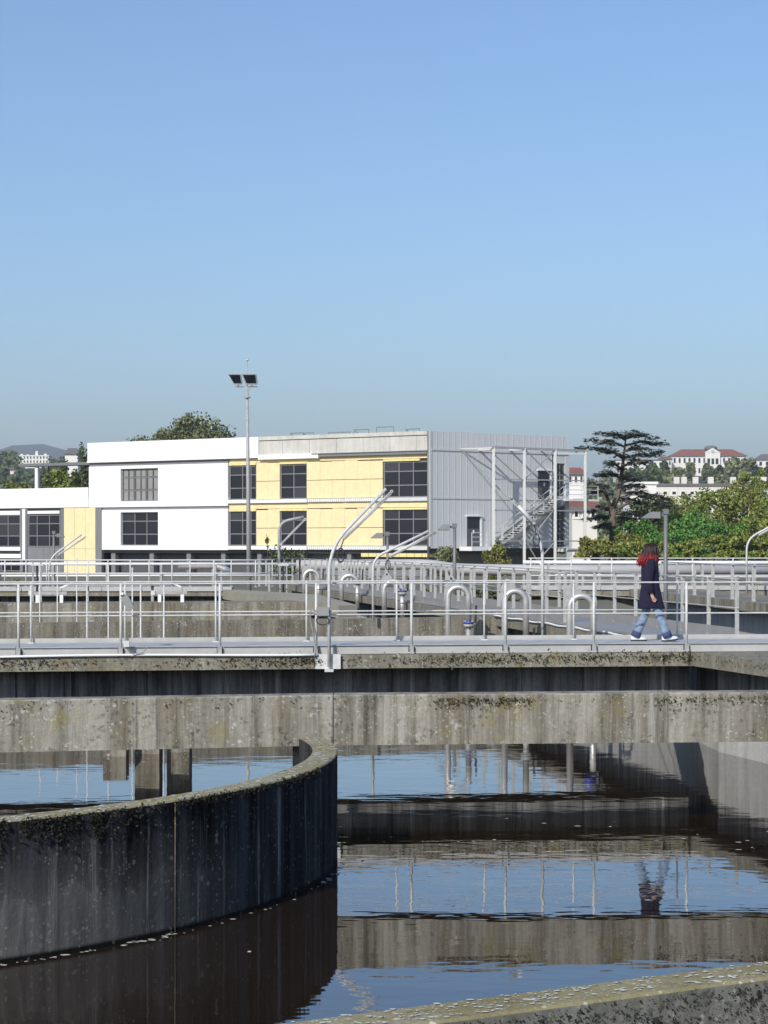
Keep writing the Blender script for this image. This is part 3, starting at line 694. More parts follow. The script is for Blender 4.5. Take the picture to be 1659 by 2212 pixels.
# ------------------------------------------------------------------ jib cranes
def jib(label, base, pts, rad, arm, mats, ring=None, bracket=False, fat=1.0):
    root = thing('jib_crane', base, label, 'crane', 'tubular jib cranes')
    MB().tube(bendr([base]+pts, .42), rad, 12).build('mast', mats, root)
    a, b = arm
    a, b = Vector(a), Vector(b); d = b-a
    MB().tube([a, a.lerp(b,.72)], rad*.78*fat, 10).build('boom', mats, root)
    MB().tube([a.lerp(b,.66), b], rad*.55*fat, 10).build('boom_extension', M['galv'], root)
    MB().tube([a.lerp(b,.70), a.lerp(b,.735)], rad*1.0*fat, 10).build('collar', M['galv'], root)
    MB().tube([b+Vector((0,-.07,0)), b+Vector((0,.07,0))], rad*.95, 12).build('pulley', M['steel'], root)
    MB().tube([b+Vector((0,-.075,0)), b+Vector((0,.075,0))], rad*.35, 8).build('axle', M['black_p'], root)
    lo = Vector(min(pts+[a, b], key=lambda p: Vector(p).z))
    MB().tube([a+Vector((0,-.05,-.04)), b+Vector((0,-.05,-.04))], .012, 5).build('cable', M['galv'], root)
    ring = ring or a
    ring = Vector(ring)
    rr = [(ring.x+.055*math.cos(t), ring.y-.05+.02*math.sin(t), ring.z-.2+.11*math.sin(t)) for t in lin(0, 2*math.pi, 15)]
    MB().tube([a, (ring.x, ring.y-.05, ring.z-.09)], .01, 5).build('hook_rope', M['black_p'], root)
    MB().tube(rr, .013, 6).build('hook_ring', M['black_p'], root)
    MB().tube([a+Vector((0,-.06,0)), a+Vector((0,.06,0))], rad*.9, 10).build('hinge', M['steel'], root)
    return root
Yb = wy(Xp(711,32.3))-.09
j1 = jib('tall bent tube jib crane clamped to the footbridge slab, boom rising right', P(711,1441,Yb), [P(711,1183,Yb), P(834,1056,Yb+.1)], .027,
    (P(744,1160,Yb+.02), P(846,1061.5,Yb+.1)), M['galvl'], ring=P(736,1172,Yb-.06), fat=1.35)
bx = Xp(711, Yb)
MB().box(bx-.22, bx+.18, Yb+.055, Yb+.085, 1.4, 1.635).build('mount_plate', M['galvl'], j1)
MB().box(bx-.07, bx+.07, Yb-.06, Yb+.054, 1.36, 1.40).build('foot', M['galvl'], j1)
MB().tube([(bx,Yb,2.3),(bx,Yb,2.36)], .038, 12).build('collar', M['galv'], j1)
jb = thing('junction_box', P(697,1321,Yb-.02), 'grey junction box with looped cables strapped to the tall jib crane mast', 'junction box')
q = P(697,1321,Yb-.02); MB().box(q.x-.1, q.x+.1, q.y-.04, q.y+.06, q.z-.065, q.z+.07).build('housing', M['boxgrey'], jb)
MB().tube(bend([q+Vector((-.1,0,0)), q+Vector((-.19,.02,.05)), q+Vector((-.2,.02,-.1)), q+Vector((-.1,.02,-.6)), q+Vector((-.13,.03,-.72))]), .011, 6).build('cable', M['boxgrey'], jb)
MB().tube([(q.x+.1*math.cos(t), q.y-.03, q.z-.14+.07*math.sin(t)) for t in lin(0, 6.28, 13)], .009, 5).build('cable_loop', M['black_p'], jb)
jib('shiny jib crane with twin tubes sloping right in front of the lower yellow wall', P(806,1340,47.6), [P(806,1218,47.6), P(818,1200,47.6), P(926,1147,47.6)], .03,
    (P(843,1201,47.6), P(943,1147,47.6)), M['galvl'], ring=P(838,1202,47.5), fat=1.35)
jib('thick jib crane leaning left in front of the silver cladding', P(1172,1405,35.6), [P(1172,1155,35.6), P(1103,1076,35.6)], .027,
    (P(1153,1130,35.5), P(1102,1075,35.5)), M['galvl'], ring=P(1158,1142,35.5), fat=2.0)
jib('jib crane at the right edge of the scene sloping out of view', P(1613,1282,76), [P(1613,1165,76), P(1790,1068,76)], .038,
    (P(1640,1155,75.9), P(1790,1072,75.9)), M['galvl'])
jib('low jib crane sloping right before the yellow panel of the low wing', P(106,1285,78), [P(106,1206,78), P(176,1155,78)], .032,
    (P(128,1197,78), P(184,1160,78)), M['galvl'])
jib('davit with short bent arm standing by the climbing plant', P(603,1275,82), [P(603,1128,82), P(656,1117,82)], .062,
    (P(607,1176,81.9), P(659,1122,81.9)), M['galv'])

# hanging lamp on the front railing post
hl = thing('tilted_lamp', P(266,1300,32.0), 'grey tilted box lamp hanging from a post of the front railing', 'lamp')
yy = wy(Xp(266,32))-.02
a, b = P(268,1288,yy), P(284,1316,yy)
MB().bar(a, b, .1, .12, up=(1,0,.3)).build('housing', M['boxgrey'], hl)
MB().bar(P(263,1284,yy), P(269,1290,yy), .05, .05).build('bracket', M['black_p'], hl)
MB().tube([P(263,1281,yy), P(266,1286,yy)], .03, 8).build('cap', M['wpaint'], hl)
MB().tube([P(275,1390,yy), P(278,1404,yy), P(290,1415,yy), P(308,1410,yy), P(322,1396,yy)], .008, 5).build('cable', M['boxgrey'], hl)
MB().box(Xp(268,yy), Xp(280,yy), yy-.05, yy+.03, Zp(1397,yy), Zp(1384,yy)).build('socket_box', M['galvl'], hl)

# ------------------------------------------------------------------ floodlight mast and street lamps
fl = thing('floodlight_mast', P(538,1250,100), 'tall tapered grey mast with two dark floodlights against the sky', 'floodlight')
mb_ = P(538,1250,100); mt = P(534,838,100)
MB().tube([(mb_.x, 100, GZ), mb_.lerp(mt,.5), mt], [.125,.095,.06], 14).build('pole', M['galv'], fl)
tt = P(534,776,100)
MB().tube([mt, tt], [.03,.018], 8).build('rod', M['galv'], fl)
MB().ball(P(534,777.5,100), .065).build('finial', M['steel'], fl)
z_ = Zp(860,100); MB().tube([(mt.x,100,z_),(mt.x,100,z_+.06)], .16, 12).build('ring', M['galv'], fl)
zc = Zp(836,100)
MB().bar((Xp(507,100),100,zc),(Xp(556,100),100,zc),.06,.07).build('crossbar', M['galv'], fl)
MB().bar((mt.x,100,zc-.25),(mt.x+.25,100,zc),.05,.05).build('strut', M['galv'], fl)
for (xa, xb, xc, xd) in ((494,521,507,523), (524,554,533,556)):
    f_ = MB(); yt, yb = Zp(810,100), Zp(832,100)
    y0, y1 = 99.75, 100.35
    f_.hexa([(Xp(xc,100),y0+.1,yb),(Xp(xd,100),y0+.1,yb),(Xp(xd,100),y1,yb+.12),(Xp(xc-4,100),y1,yb+.12),
             (Xp(xa,100),y0-.25,yt),(Xp(xb,100),y0-.25,yt),(Xp(xb,100),y1-.3,yt+.03),(Xp(xa+2,100),y1-.3,yt+.03)])
    hd = f_.build('lamp_head', M['galvl'], fl)
    A0, A1, B1, B0 = Vector((Xp(xc,100),y0+.1,yb)), Vector((Xp(xd,100),y0+.1,yb)), Vector((Xp(xb,100),y0-.25,yt)), Vector((Xp(xa,100),y0-.25,yt))
    fp = lambda u, v: A0.lerp(A1,u).lerp(B0.lerp(B1,u),v)+Vector((0,-.012,0))
    g_ = MB(); g_.add([fp(.07,.16), fp(.93,.16), fp(.95,.93), fp(.05,.93)], [(0,1,2,3)])
    g_.build('glass', M['lampglass'], hd)
    MB().bar((Xp((xc+xd)/2,100),100,zc+.03),(Xp((xc+xd)/2,100),100,yb+.06),.05,.05).build('yoke', M['galv'], hd)
def lamp(px, ytop, hx, hyy, Y, label, r=.055, mat=None):
    x = Xp(px, Y); mat = mat or M['lampgrey']
    t = thing('street_lamp', (x, Y, GZ), label, 'street lamp', 'flat headed street lamps')
    zt = Zp(ytop, Y)
    MB().tube([(x,Y,min(GZ, .0 if Y < 60 else GZ)),(x,Y,zt)], [r*1.15, r], 10).build('pole', mat, t)
    xh = Xp(hx, Y); s_ = 1 if xh > x else -1; zh = Zp(hyy, Y); w_ = abs(xh-x)-.16
    xa = x+s_*.16
    MB().bar((x,Y,zh-.02),(xa,Y,zh),.06,.07).build('arm', mat, t)
    h = MB(); h.hexa([(xa,Y-.14,zh-.1),(xh,Y-.1,zh-.1),(xh,Y+.1,zh-.1),(xa,Y+.14,zh-.1),(xa,Y-.12,zh+.08),(xh-s_*w_*.5,Y-.1,zh+.08),(xh-s_*w_*.5,Y+.1,zh+.08),(xa,Y+.12,zh+.08)] if s_ > 0 else
           [(xh,Y-.1,zh-.1),(xa,Y-.14,zh-.1),(xa,Y+.14,zh-.1),(xh,Y+.1,zh-.1),(xh+w_*.5,Y-.1,zh+.08),(xa,Y-.12,zh+.08),(xa,Y+.12,zh+.08),(xh+w_*.5,Y+.1,zh+.08)])
    hd = h.build('lamp_head', mat, t)
    MB().box(min(xa,xh)+.03, max(xa,xh)-.03, Y-.09, Y+.09, zh-.115, zh-.103).build('lens', M['lampglass'], hd)
    MB().box(x-.075, x+.075, Y-.075, Y+.075, zt-.12, zt+.02).build('joint', mat, t)
lamp(1438,1101,1384,1112,56,'grey street lamp with flat head left, standing behind the walker before the green trees')
lamp(982,1132,943,1138,66,'dark street lamp with flat head left, in front of the silver cladding corner')
lamp(837,1150,800,1156,72,'small street lamp with flat head left, in front of the lower yellow wall', .045)
lamp(116,1148,141,1156,100,'distant street lamp with head right beside the yellow panel of the low wing', .05)

# ------------------------------------------------------------------ the office building
class Face:
    def __init__(s, a, b): s.o = Vector((a[0], a[1])); d = Vector((b[0]-a[0], b[1]-a[1])); s.L = d.length; s.u = d/s.L; s.n = Vector((s.u.y, -s.u.x)); \
        s.n = s.n if s.n.y < 0 else -s.n
    def sx(s, px): k = (px-CX)/F; return (k*s.o.y-s.o.x)/(s.u.x-k*s.u.y)
    def Y(s, px): return s.o.y+s.u.y*s.sx(px)
    def p(s, t, z, out=0): q = s.o+s.u*t+s.n*out; return Vector((q.x, q.y, z))
    def box(s, mb, t0, t1, z0, z1, o0, o1):
        if t0 > t1: t0, t1 = t1, t0
        P8 = [s.p(t0,z0,o1), s.p(t1,z0,o1), s.p(t1,z0,o0), s.p(t0,z0,o0), s.p(t0,z1,o1), s.p(t1,z1,o1), s.p(t1,z1,o0), s.p(t0,z1,o0)]
        # keep winding outward
        e1 = P8[1]-P8[0]; e2 = P8[3]-P8[0]
        if e1.cross(e2).z < 0: P8 = [P8[i] for i in (1,0,3,2,5,4,7,6)]
        return mb.hexa(P8)
    def boxp(s, mb, xa, xb, z0, z1, o0, o1): return s.box(mb, s.sx(xa), s.sx(xb), z0, z1, o0, o1)
CN = Vector((100.3*147/F, 147)); LE = Vector((-637*165.2/F, 165.2)); RE = Vector((399.5*155/F, 155))
FF = Face(CN, LE); SF = Face(CN, RE)
bld = thing('office_building', (CN.x, CN.y, GZ), 'long white office building with yellow insulation boards and silver side under renovation', 'building')
def fb_(name, xa, xb, z0, z1, o0, o1, mat, face=FF, parent=bld):
    mb = MB(); face.boxp(mb, xa, xb, z0, z1, o0, o1); return mb.build(name, mat, parent)
def poly_off(fr_, o): return fr_
def core(face_o, z0, z1, left_px, name, mat, back=16):
    a = FF.p(FF.sx(929.8)-.0, 0, -face_o); b = FF.p(FF.sx(left_px), 0, -face_o); c = SF.p(SF.sx(1228), 0, -face_o)
    # corner point moved inside along both normals
    cor = Vector((CN.x, CN.y+face_o/ .82))
    bk = Vector((.3,.95))*back
    mb = MB().prism([(b.x,b.y),(cor.x,cor.y),(c.x,c.y),(c.x+bk.x*.2,c.y+bk.y),(b.x+bk.x,b.y+bk.y)], z0, z1)
    return mb.build(name, mat, bld)
core(.32, 2.6, 11.2, 192.5, 'core', M['dgrey'])
core(1.3, GZ-.2, 2.598, 222, 'ground_floor', M['mgrey'])
core(.2, 11.202, 11.3, 193, 'roof', M['mgrey'])
ZU0, ZU1, ZL0, ZL1 = 6.70, 9.30, 3.16, 5.82
# white walls round the windows
def wall_with_hole(name, xa, xb, z0, z1, holes, o0, o1, mat):
    mb = MB(); cur = xa
    for (ha, hb, h0, h1) in holes:
        FF.boxp(mb, cur, ha, z0, z1, o0, o1); FF.boxp(mb, ha, hb, z0, h0, o0, o1); FF.boxp(mb, ha, hb, h1, z1, o0, o1); cur = hb
    FF.boxp(mb, cur, xb, z0, z1, o0, o1); return mb.build(name, mat, bld)
wall_with_hole('white_wall', 192, 492, 6.24, 9.55, [(260.5,341.4,ZU0,ZU1)], -.3, 0, M['wrender'])
wall_with_hole('white_wall', 220, 492, 2.82, 6.02, [(260.5,341.4,ZL0,ZL1)], -.3, 0, M['wrender'])
fb_('recess_shade_strip', 192, 492, 9.55, 9.97, -.3, -.06, M['mgrey'])  # shade under the parapet put into the strip's grey
fb_('recess_shade_strip', 220, 492, 6.02, 6.24, -.3, -.1, M['mgrey'])  # shade of the storey recess put in as grey too
fb_('parapet', 191, 560, 9.97, 11.47, -.3, .12, M['wrender'])
fb_('white_band', 191, 560, 9.86, 9.968, -.2, .2, M['wrender'])
fb_('parapet', 560.3, 925, 10.07, 11.16, -.3, .0, M['parapet'])
fb_('coping', 560.3, 926, 11.19, 11.47, -.3, .1, M['parapet'])
fb_('coping_shadow_gap', 560.3, 925, 11.16, 11.19, -.3, -.06, M['dgrey'])
for x in (610, 668, 726, 784, 842, 900):
    fb_('parapet_joint', x, x+.7, 10.09, 11.15, .0, .006, M['mgrey'])
fb_('white_sheet', 560.3, 690, 9.72, 10.07, -.2, .18, M['wrender'])
fb_('metal_gutter', 690.3, 924, 9.82, 10.06, -.25, .16, M['mgrey'])
fb_('gutter_lip', 676, 926, 10.02, 10.068, .162, .24, M['lampgrey'])
for (z0, z1) in ((6.42, 6.685), (2.86, 3.14)):
    fb_('white_band', 492.3, 664, z0, z1, -.3, .1, M['wrender'])
    fb_('white_band', 826, 924, z0, z1, -.3, .07, M['galvl'])
    fb_('band_backing', 664.3, 825.7, z0, z1, -.3, .0, M['yellowl'] if False else M['galvl'])
    s0, s1 = FF.sx(667), FF.sx(822); n = 34
    for k in range(n):
        if k in (16, 17) and z0 > 4: continue
        t = s0+(s1-s0)*(k+.2)/n; d_ = (s1-s0)/n*.5
        mb = MB(); tt_ = d_*1.1
        A = [FF.p(t,z0+.03,.09), FF.p(t+d_,z0+.03,.09), FF.p(t+d_-tt_,z1,.09), FF.p(t-tt_,z1,.09)]
        B = [FF.p(t,z0+.03,.002), FF.p(t+d_,z0+.03,.002), FF.p(t+d_-tt_,z1,.002), FF.p(t-tt_,z1,.002)]
        mb.add(A+B, [(0,1,2,3),(7,6,5,4)]+[(i,4+i,4+(i+1)%4,(i+1)%4) for i in range(4)]); mb.build('bracket_fin', M['wpaint'], bld)
# yellow insulation boards
rn = random.Random(11)
for (z0, zm, z1) in ((6.72, 8.08, 9.46), (3.17, 4.5, 5.92)):
    for xs in ((552,577,602.5), (661,690,716,743,770,798,825)):
        for a, b in zip(xs[:-1], xs[1:]):
            for (p, q) in ((z0, zm-.02), (zm+.02, z1)):
                o = -.1+rn.uniform(-.006,.006); fb_('insulation_board', a+.12, b-.12, p, q+(rn.uniform(-.04,.04) if q == z1 else 0), -.3, o, M['yellow'])
    fb_('insulation_board', 493, 551, z1-.12, z1+.05, -.3, -.08, M['yellowl']); fb_('insulation_board', 602, 661, z1-.12, z1+.04, -.3, -.08, M['yellowl'])
    fb_('insulation_board', 826, 905 if z0 > 5 else 923, z1-.12, z1+.03, -.3, -.07, M['yellowl'])
    fb_('insulation_strip', 493, 923, z1+.06, z1+.36 if z0 > 5 else 6.41, -.3, -.14, M['yellow'])
for k in range(9): fb_('insulation_board', 775+k*16.5, 790.8+k*16.5, 2.35, 2.62, -1.2, -.3, M['yellowl'])
fb_('insulation_strip', 775, 923, 2.63, 2.84, -1.2, -.35, M['yellow'])
# windows
def window(face, xa, xb, z0, z1, cols, rows, label=None, blinds=False, recess=-.2):
    t0, t1 = sorted((face.sx(xa), face.sx(xb))); mb = MB(); b = .075
    face.box(mb, t0, t1, z0, z0+b, recess-.09, recess); face.box(mb, t0, t1, z1-b, z1, recess-.09, recess)
    cs = [0]+cols+[1]; rs = [0]+rows+[1]
    for c in cs:
        t = t0+b/2+(t1-t0-b)*c; face.box(mb, t-b/2-.001, t+b/2+.001, z0+b+.001, z1-b-.001, recess-.088, recess+.003)
    for r in rows:
        z = z0+(z1-z0)*r
        for c0, c1 in zip(cs[:-1], cs[1:]):
            face.box(mb, t0+b/2+(t1-t0-b)*c0+b/2+.003, t0+b/2+(t1-t0-b)*c1-b/2-.003, z-b/2, z+b/2, recess-.085, recess-.002)
    wo = mb.build('window', M['frame'], bld)
    if label: wo['label'] = label
    for i, (c0, c1) in enumerate(zip(cs[:-1], cs[1:])):
        for r0, r1 in zip(rs[:-1], rs[1:]):
            ta, tb = t0+b/2+(t1-t0-b)*c0+b/2, t0+b/2+(t1-t0-b)*c1-b/2
            za, zb = z0+(z1-z0)*r0+b/2, z0+(z1-z0)*r1-b/2
            pm_ = MB(); face.box(pm_, ta+.004, tb-.004, za+.004, zb-.004, recess-.07, recess-.045); pm_.build('pane', M['glass'], wo)
            if blinds:
                for u0, u1 in ((.1,.46),(.56,.95)):
                    bm2 = MB(); face.box(bm2, ta+(tb-ta)*u0, ta+(tb-ta)*u1, za+.03, zb-.02, recess-.044, recess-.035); bm2.build('blind', M['curtain'], wo)
    return wo
rws = [.34, .73]
window(FF, 260.5, 341.4, ZU0, ZU1, [.335,.66], rws, 'window with pale vertical blinds behind its panes', True)
window(FF, 260.5, 341.4, ZL0, ZL1, [.335,.66], rws)
for (z0, z1) in ((ZU0, ZU1), (ZL0, ZL1)):
    window(FF, 493, 551, z0, z1, [.2,.52], rws); window(FF, 603, 660.5, z0, z1, [.5], rws); window(FF, 826.5, 922, z0, z1, [.33,.66], rws)
# corner downpipe
q0 = FF.p(FF.sx(926.5), 0, .08); MB().tube([(q0.x,q0.y,GZ),(q0.x,q0.y,11.45)], .085, 8).build('downpipe', M['lampgrey'], bld)
# left low wing
def fw_(name, xa, xb, z0, z1, o0, o1, mat): return fb_(name, xa, xb, z0, z1, o0, o1, mat)
a = FF.p(FF.sx(219), 0, -.32); b = FF.p(FF.sx(-90), 0, -.32); bk = Vector((.3,.95))*12
MB().prism([(b.x,b.y),(a.x,a.y),(a.x+bk.x,a.y+bk.y),(b.x+bk.x,b.y+bk.y)], GZ-.2, 6.6).build('wing_core', M['dgrey'], bld)
fw_('parapet', -90, 191, 6.26, 7.88, -.3, .02, M['wrender'])
fw_('parapet', 191.3, 219, 6.26, 7.0, -.3, -.02, M['wrender'])
fw_('white_band', -90, 42, 5.72, 6.05, -.3, -.04, M['wrender']); fw_('white_band', 59, 128, 5.78, 6.02, -.3, -.02, M['wrender'])
fw_('white_band', -90, 45, 2.72, 3.02, -.3, .08, M['wrender']); fw_('white_band', -90, 45, 2.1, 2.45, -.3, .02, M['wrender'])
fw_('pilaster', 49, 55, 2.0, 6.2, -.3, .05, M['wrender']); fw_('pilaster', 42.5, 48.6, .9, 6.2, -.3, -.02, M['mgrey'])
fw_('grey_panel', 59, 93, 1.9, 3.02, -.3, -.06, M['mgrey']); fw_('grey_panel', 93.4, 129, 1.9, 3.02, -.3, -.06, M['mgrey']); fw_('grey_panel', 59, 129, .9, 1.87, -.3, -.08, M['mgrey'])
for a_1, b_1 in ((138,160.5),(161,184),(184.4,206)):
    fw_('insulation_board', a_1, b_1, 2.9, 6.22, -.3, .0, M['yellow']); fw_('insulation_board', a_1, b_1, .9, 2.88, -.3, -.012, M['yellow'])
fw_('grey_strip', 207, 219, .9, 6.2, -.3, -.02, M['mgrey']); fw_('black_strip', 130, 137, .9, 6.2, -.3, -.02, M['lampgrey'])
window(FF, -60, 42, 3.05, 5.7, [.25,.5,.75], [.34,.72], recess=-.1); window(FF, 60, 128, 3.05, 5.7, [.33,.73], [.34,.72], recess=-.1)
window(FF, -40, 44, 1.0, 2.05, [.25,.5,.75], [.5], recess=-.1)
# ground floor columns and panels
for x in (232, 315, 395, 470, 548, 640, 742): fb_('column', x, x+9, GZ-.1, 2.82, -.9, -.45, M['mgrey'])
for x0_, x1_ in ((242,313),(325,393),(405,468),(480,546)): fb_('grey_panel', x0_, x1_, 1.0, 2.5, -1.28, -1.15, M['dgrey'])
# canopy on the low wing roof
cp = FF
fb_('canopy_slab', 36, 191, 9.72, 9.96, -1.5, -.2, M['lampgrey']); fb_('canopy_post', 68, 74, 7.6, 9.715, -.6, -.4, M['wpaint'])
# rooftop steel frames
def roofbar(xa, za, xb, zb, w_=.05, o=-.9):
    MB().bar(FF.p(FF.sx(xa),za,o), FF.p(FF.sx(xb),zb,o), w_, w_).build('roof_rail', M['lampgrey'], bld)
for (xa, xb, h) in ((612,640,.42),(640,662,.4),(694,742,.35),(750,782,.5),(798,836,.62),(862,892,.4)):
    zb = 11.3; roofbar(xa, zb+h, xb, zb+h, .06)
    for x in (xa+.5, xb-.5): roofbar(x, zb-.1, x, zb+h-.05)
    if xb-xa < 35: roofbar(xa+1, zb+h-.05, (xa+xb)/2, zb)
# side cladding
def rowz(z0, z1, name, ncol=24, skip=()):
    T0, T1 = SF.sx(932), SF.sx(1228)
    for k in range(ncol):
        a, b = T0+(T1-T0)*k/ncol, T0+(T1-T0)*(k+1)/ncol
        if any(not (b < s0 or a > s1) for s0, s1 in skip): continue
        mb = MB(); SF.box(mb, a+.012, b-.012, z0, z1, -.3, .0); SF.box(mb, b-.06, b-.013, z0, z1, .001, .016); mb.build('cladding_panel', M['clad'], bld)
gl = (SF.sx(1203), SF.sx(1221))
rowz(10.2, 11.45, 'a'); rowz(6.66, 10.05, 'b', skip=(gl,)); rowz(3.1, 6.56, 'c', skip=(gl,))
def sb(name, xa, xb, z0, z1, o0, o1, mat): return fb_(name, xa, xb, z0, z1, o0, o1, mat, SF)
sb('trim', 930.5, 1229, 10.06, 10.19, -.3, .06, M['galvl']); sb('trim', 930.5, 1229, 6.565, 6.65, -.3, .05, M['galvl']); sb('trim', 930.5, 1229, 2.98, 3.09, -.3, .05, M['galvl'])
sb('corner_trim', 926.8, 931.6, 3.1, 11.47, -.05, .05, M['galvl'])
def door(xa, xb, z0, z1):
    T0, T1 = sorted((SF.sx(xa), SF.sx(xb))); mb = MB(); SF.box(mb, T0, T1, z0, z1, .005, .035); d = mb.build('door', M['dgrey'], bld)
    mb = MB(); SF.box(mb, T0+.1, T1-.1, z0+(z1-z0)*.6, z1-.1, .036, .046); mb.build('pane', M['glass'], d)
    mb = MB(); SF.box(mb, (T0+T1)/2-.05, (T0+T1)/2+.05, z0+.95, z0+1.2, .036, .08); mb.build('handle', M['wpaint'], d)
    mb = MB(); SF.box(mb, T0-.12, T1+.12, z1+.01, z1+.09, .0, .22); mb.build('hood', M['wpaint'], d)
    mb = MB(); SF.box(mb, T1+.003, T1+.16, z0, z1, .0, .12); mb.build('jamb', M['wpaint'], d)
door(1008, 1036, 3.12, 5.3); door(1161.7, 1187, 6.7, 8.8)
window(SF, 1204, 1220, 6.9, 9.4, [.45], [.3,.65], recess=-.1); window(SF, 1204, 1220, 3.2, 6.2, [.45], [.3,.65], recess=-.1)
sb('side_end_panel', 1196, 1203, 3.1, 10.05, -.3, .0, M['clad']); sb('side_end_panel', 1221, 1229.5, 3.1, 10.05, -.3, .0, M['clad'])
sb('side_spandrel', 1203, 1221, 6.2, 6.9, -.3, -.02, M['clad']); sb('side_spandrel', 1203, 1221, 9.4, 10.05, -.3, -.02, M['clad'])

# steel frame and outside stair in front of the side
stf = thing('steel_frame', (SF.p(SF.sx(1066),GZ,1.9)), 'tall open steel frame with braces and outside stair along the silver side', 'stair frame')
SO = 1.7
SFo = Face(SF.p(0,0,SO), SF.p(SF.L,0,SO))
def fbar(xa, ya, xb, yb, w_=.1, f=SFo, name='brace', mat=None, h_=None):
    a = f.p(f.sx(xa), Zp(ya, f.Y(xa))); b = f.p(f.sx(xb), Zp(yb, f.Y(xb)))
    return MB().bar(a, b, w_, h_ or w_).build(name, mat or M['galv'], stf)
for x, yt in ((1066,966), (1132.5,968.5), (1199,971), (1263.8,973.5)):
    p = SFo.p(SFo.sx(x), GZ-.2); MB().box(p.x-.1, p.x+.1, p.y-.1, p.y+.1, GZ-.2, Zp(yt, p.y)).build('column', M['galvl'], stf)
fbar(1062, 966, 1268, 974, .2, name='top_beam', h_=.16)
for ya, yb in ((1035,1038.5), (1102,1103.5), (1168,1169)): fbar(1068, ya, 1262, yb, .09, name='cross_beam')
for q in ((1068,982,1131,1040),(1134,971,1197,1033),(1134,1035,1197,974),(1134,1040,1197,1100),(1134,1182,1197,1100),(1150,1225,1197,1172),(1134,1165,1168,1225)): fbar(*q, .07)
# long diagonal stay from the wall to the frame
a = SF.p(SF.sx(994), 10.22, .1); b = SFo.p(SFo.sx(1098), Zp(1077, SFo.Y(1098))); MB().bar(a, b, .07, .07).build('brace', M['galv'], stf)
b = SFo.p(SFo.sx(1064), Zp(967,SFo.Y(1064))); MB().bar(a, b, .08, .08).build('tie_beam', M['galvl'], stf)
for x in (1066,1132,1199): 
    a = SFo.p(SFo.sx(x), Zp(970,SFo.Y(x))); q = SF.p(SFo.sx(x), a.z, .04); MB().bar(a, q, .1, .12).build('tie_beam', M['galvl'], stf)
fbar(1206, 980, 1262, 980, .14, name='canopy_edge', mat=M['wpaint'])
# stair
sta = thing('outside_stair', SF.p(SF.sx(1053), 3.1, .9), 'outdoor steel staircase with landings rising to the upper door of the silver side', 'staircase')
ns = 20; t0, t1 = SF.sx(1058), SF.sx(1190); zt0, zt1 = 3.12, 6.62
trm = None
for k in range(ns):
    t = t0+(t1-t0)*(k+.5)/ns; z = zt0+(zt1-zt0)*(k+1)/ns
    mb = MB(); SF.box(mb, t-.17, t+.17, z-.05, z, .35, 1.45); mb.build('tread', M['galvl'], sta)
for o in (.32, 1.48):
    MB().bar(SF.p(t0-.1,zt0-.1,o), SF.p(t1,zt1-.15,o), .05, .26).build('stringer', M['mgrey'], sta)
    for hh in (.55, 1.0): MB().bar(SF.p(t0,zt0+hh,o), SF.p(t1,zt1+hh,o), .045, .045).build('handrail', M['galvl'], sta)
    for k in range(7):
        t = t0+(t1-t0)*k/6; z = zt0+(zt1-zt0)*k/6; MB().bar(SF.p(t,z-.05,o), SF.p(t,z+1.0,o), .045, .045).build('baluster', M['galvl'], sta)
def landing(ta, tb, z, o0, o1, thick=.14):
    mb = MB(); SF.box(mb, ta, tb, z-thick, z, o0, o1); mb.build('landing', M['wpaint'], sta)
    n = max(2, int((tb-ta)/1.2))
    for hh in (.35,.7,1.02): MB().bar(SF.p(ta+.03,z+hh,o1-.05), SF.p(tb-.03,z+hh,o1-.05), .045, .045).build('handrail', M['galvl'], sta)
    for k in range(n+1):
        t = ta+.05+(tb-ta-.1)*k/n; MB().bar(SF.p(t,z,o1-.05), SF.p(t,z+1.02,o1-.05), .05, .05).build('baluster', M['galvl'], sta)
landing(SF.sx(991), t0-.05, 3.1, .08, 1.5, .3); landing(t1+.0, SF.sx(1262), 6.66, .08, 1.65)
MB().bar(SF.p(t0+.3,.9,1.4), SF.p(t0+.3,3.0,1.4), .1, .1).build('leg', M['galv'], sta)
# closed lower landing panel, right end
sb('white_sill', 1203, 1252, 2.7, 2.95, .0, 1.2, M['galvl'])

# ------------------------------------------------------------------ the air
hm_, ht_, hb_ = nm('air_haze'); ht_.nodes.remove(hb_)
pv = N(ht_, 'ShaderNodeVolumePrincipled'); pv.inputs['Color'].default_value = (.93,.96,1,1); pv.inputs['Density'].default_value = HAZE; pv.inputs['Anisotropy'].default_value = .2
ht_.links.new(pv.outputs[0], ht_.nodes['Material Output'].inputs['Volume'])
if HAZE: tag(MB().box(-9050, 9050, -9050, 9050, -3.2, 340).build('haze', hm_), kind='stuff')

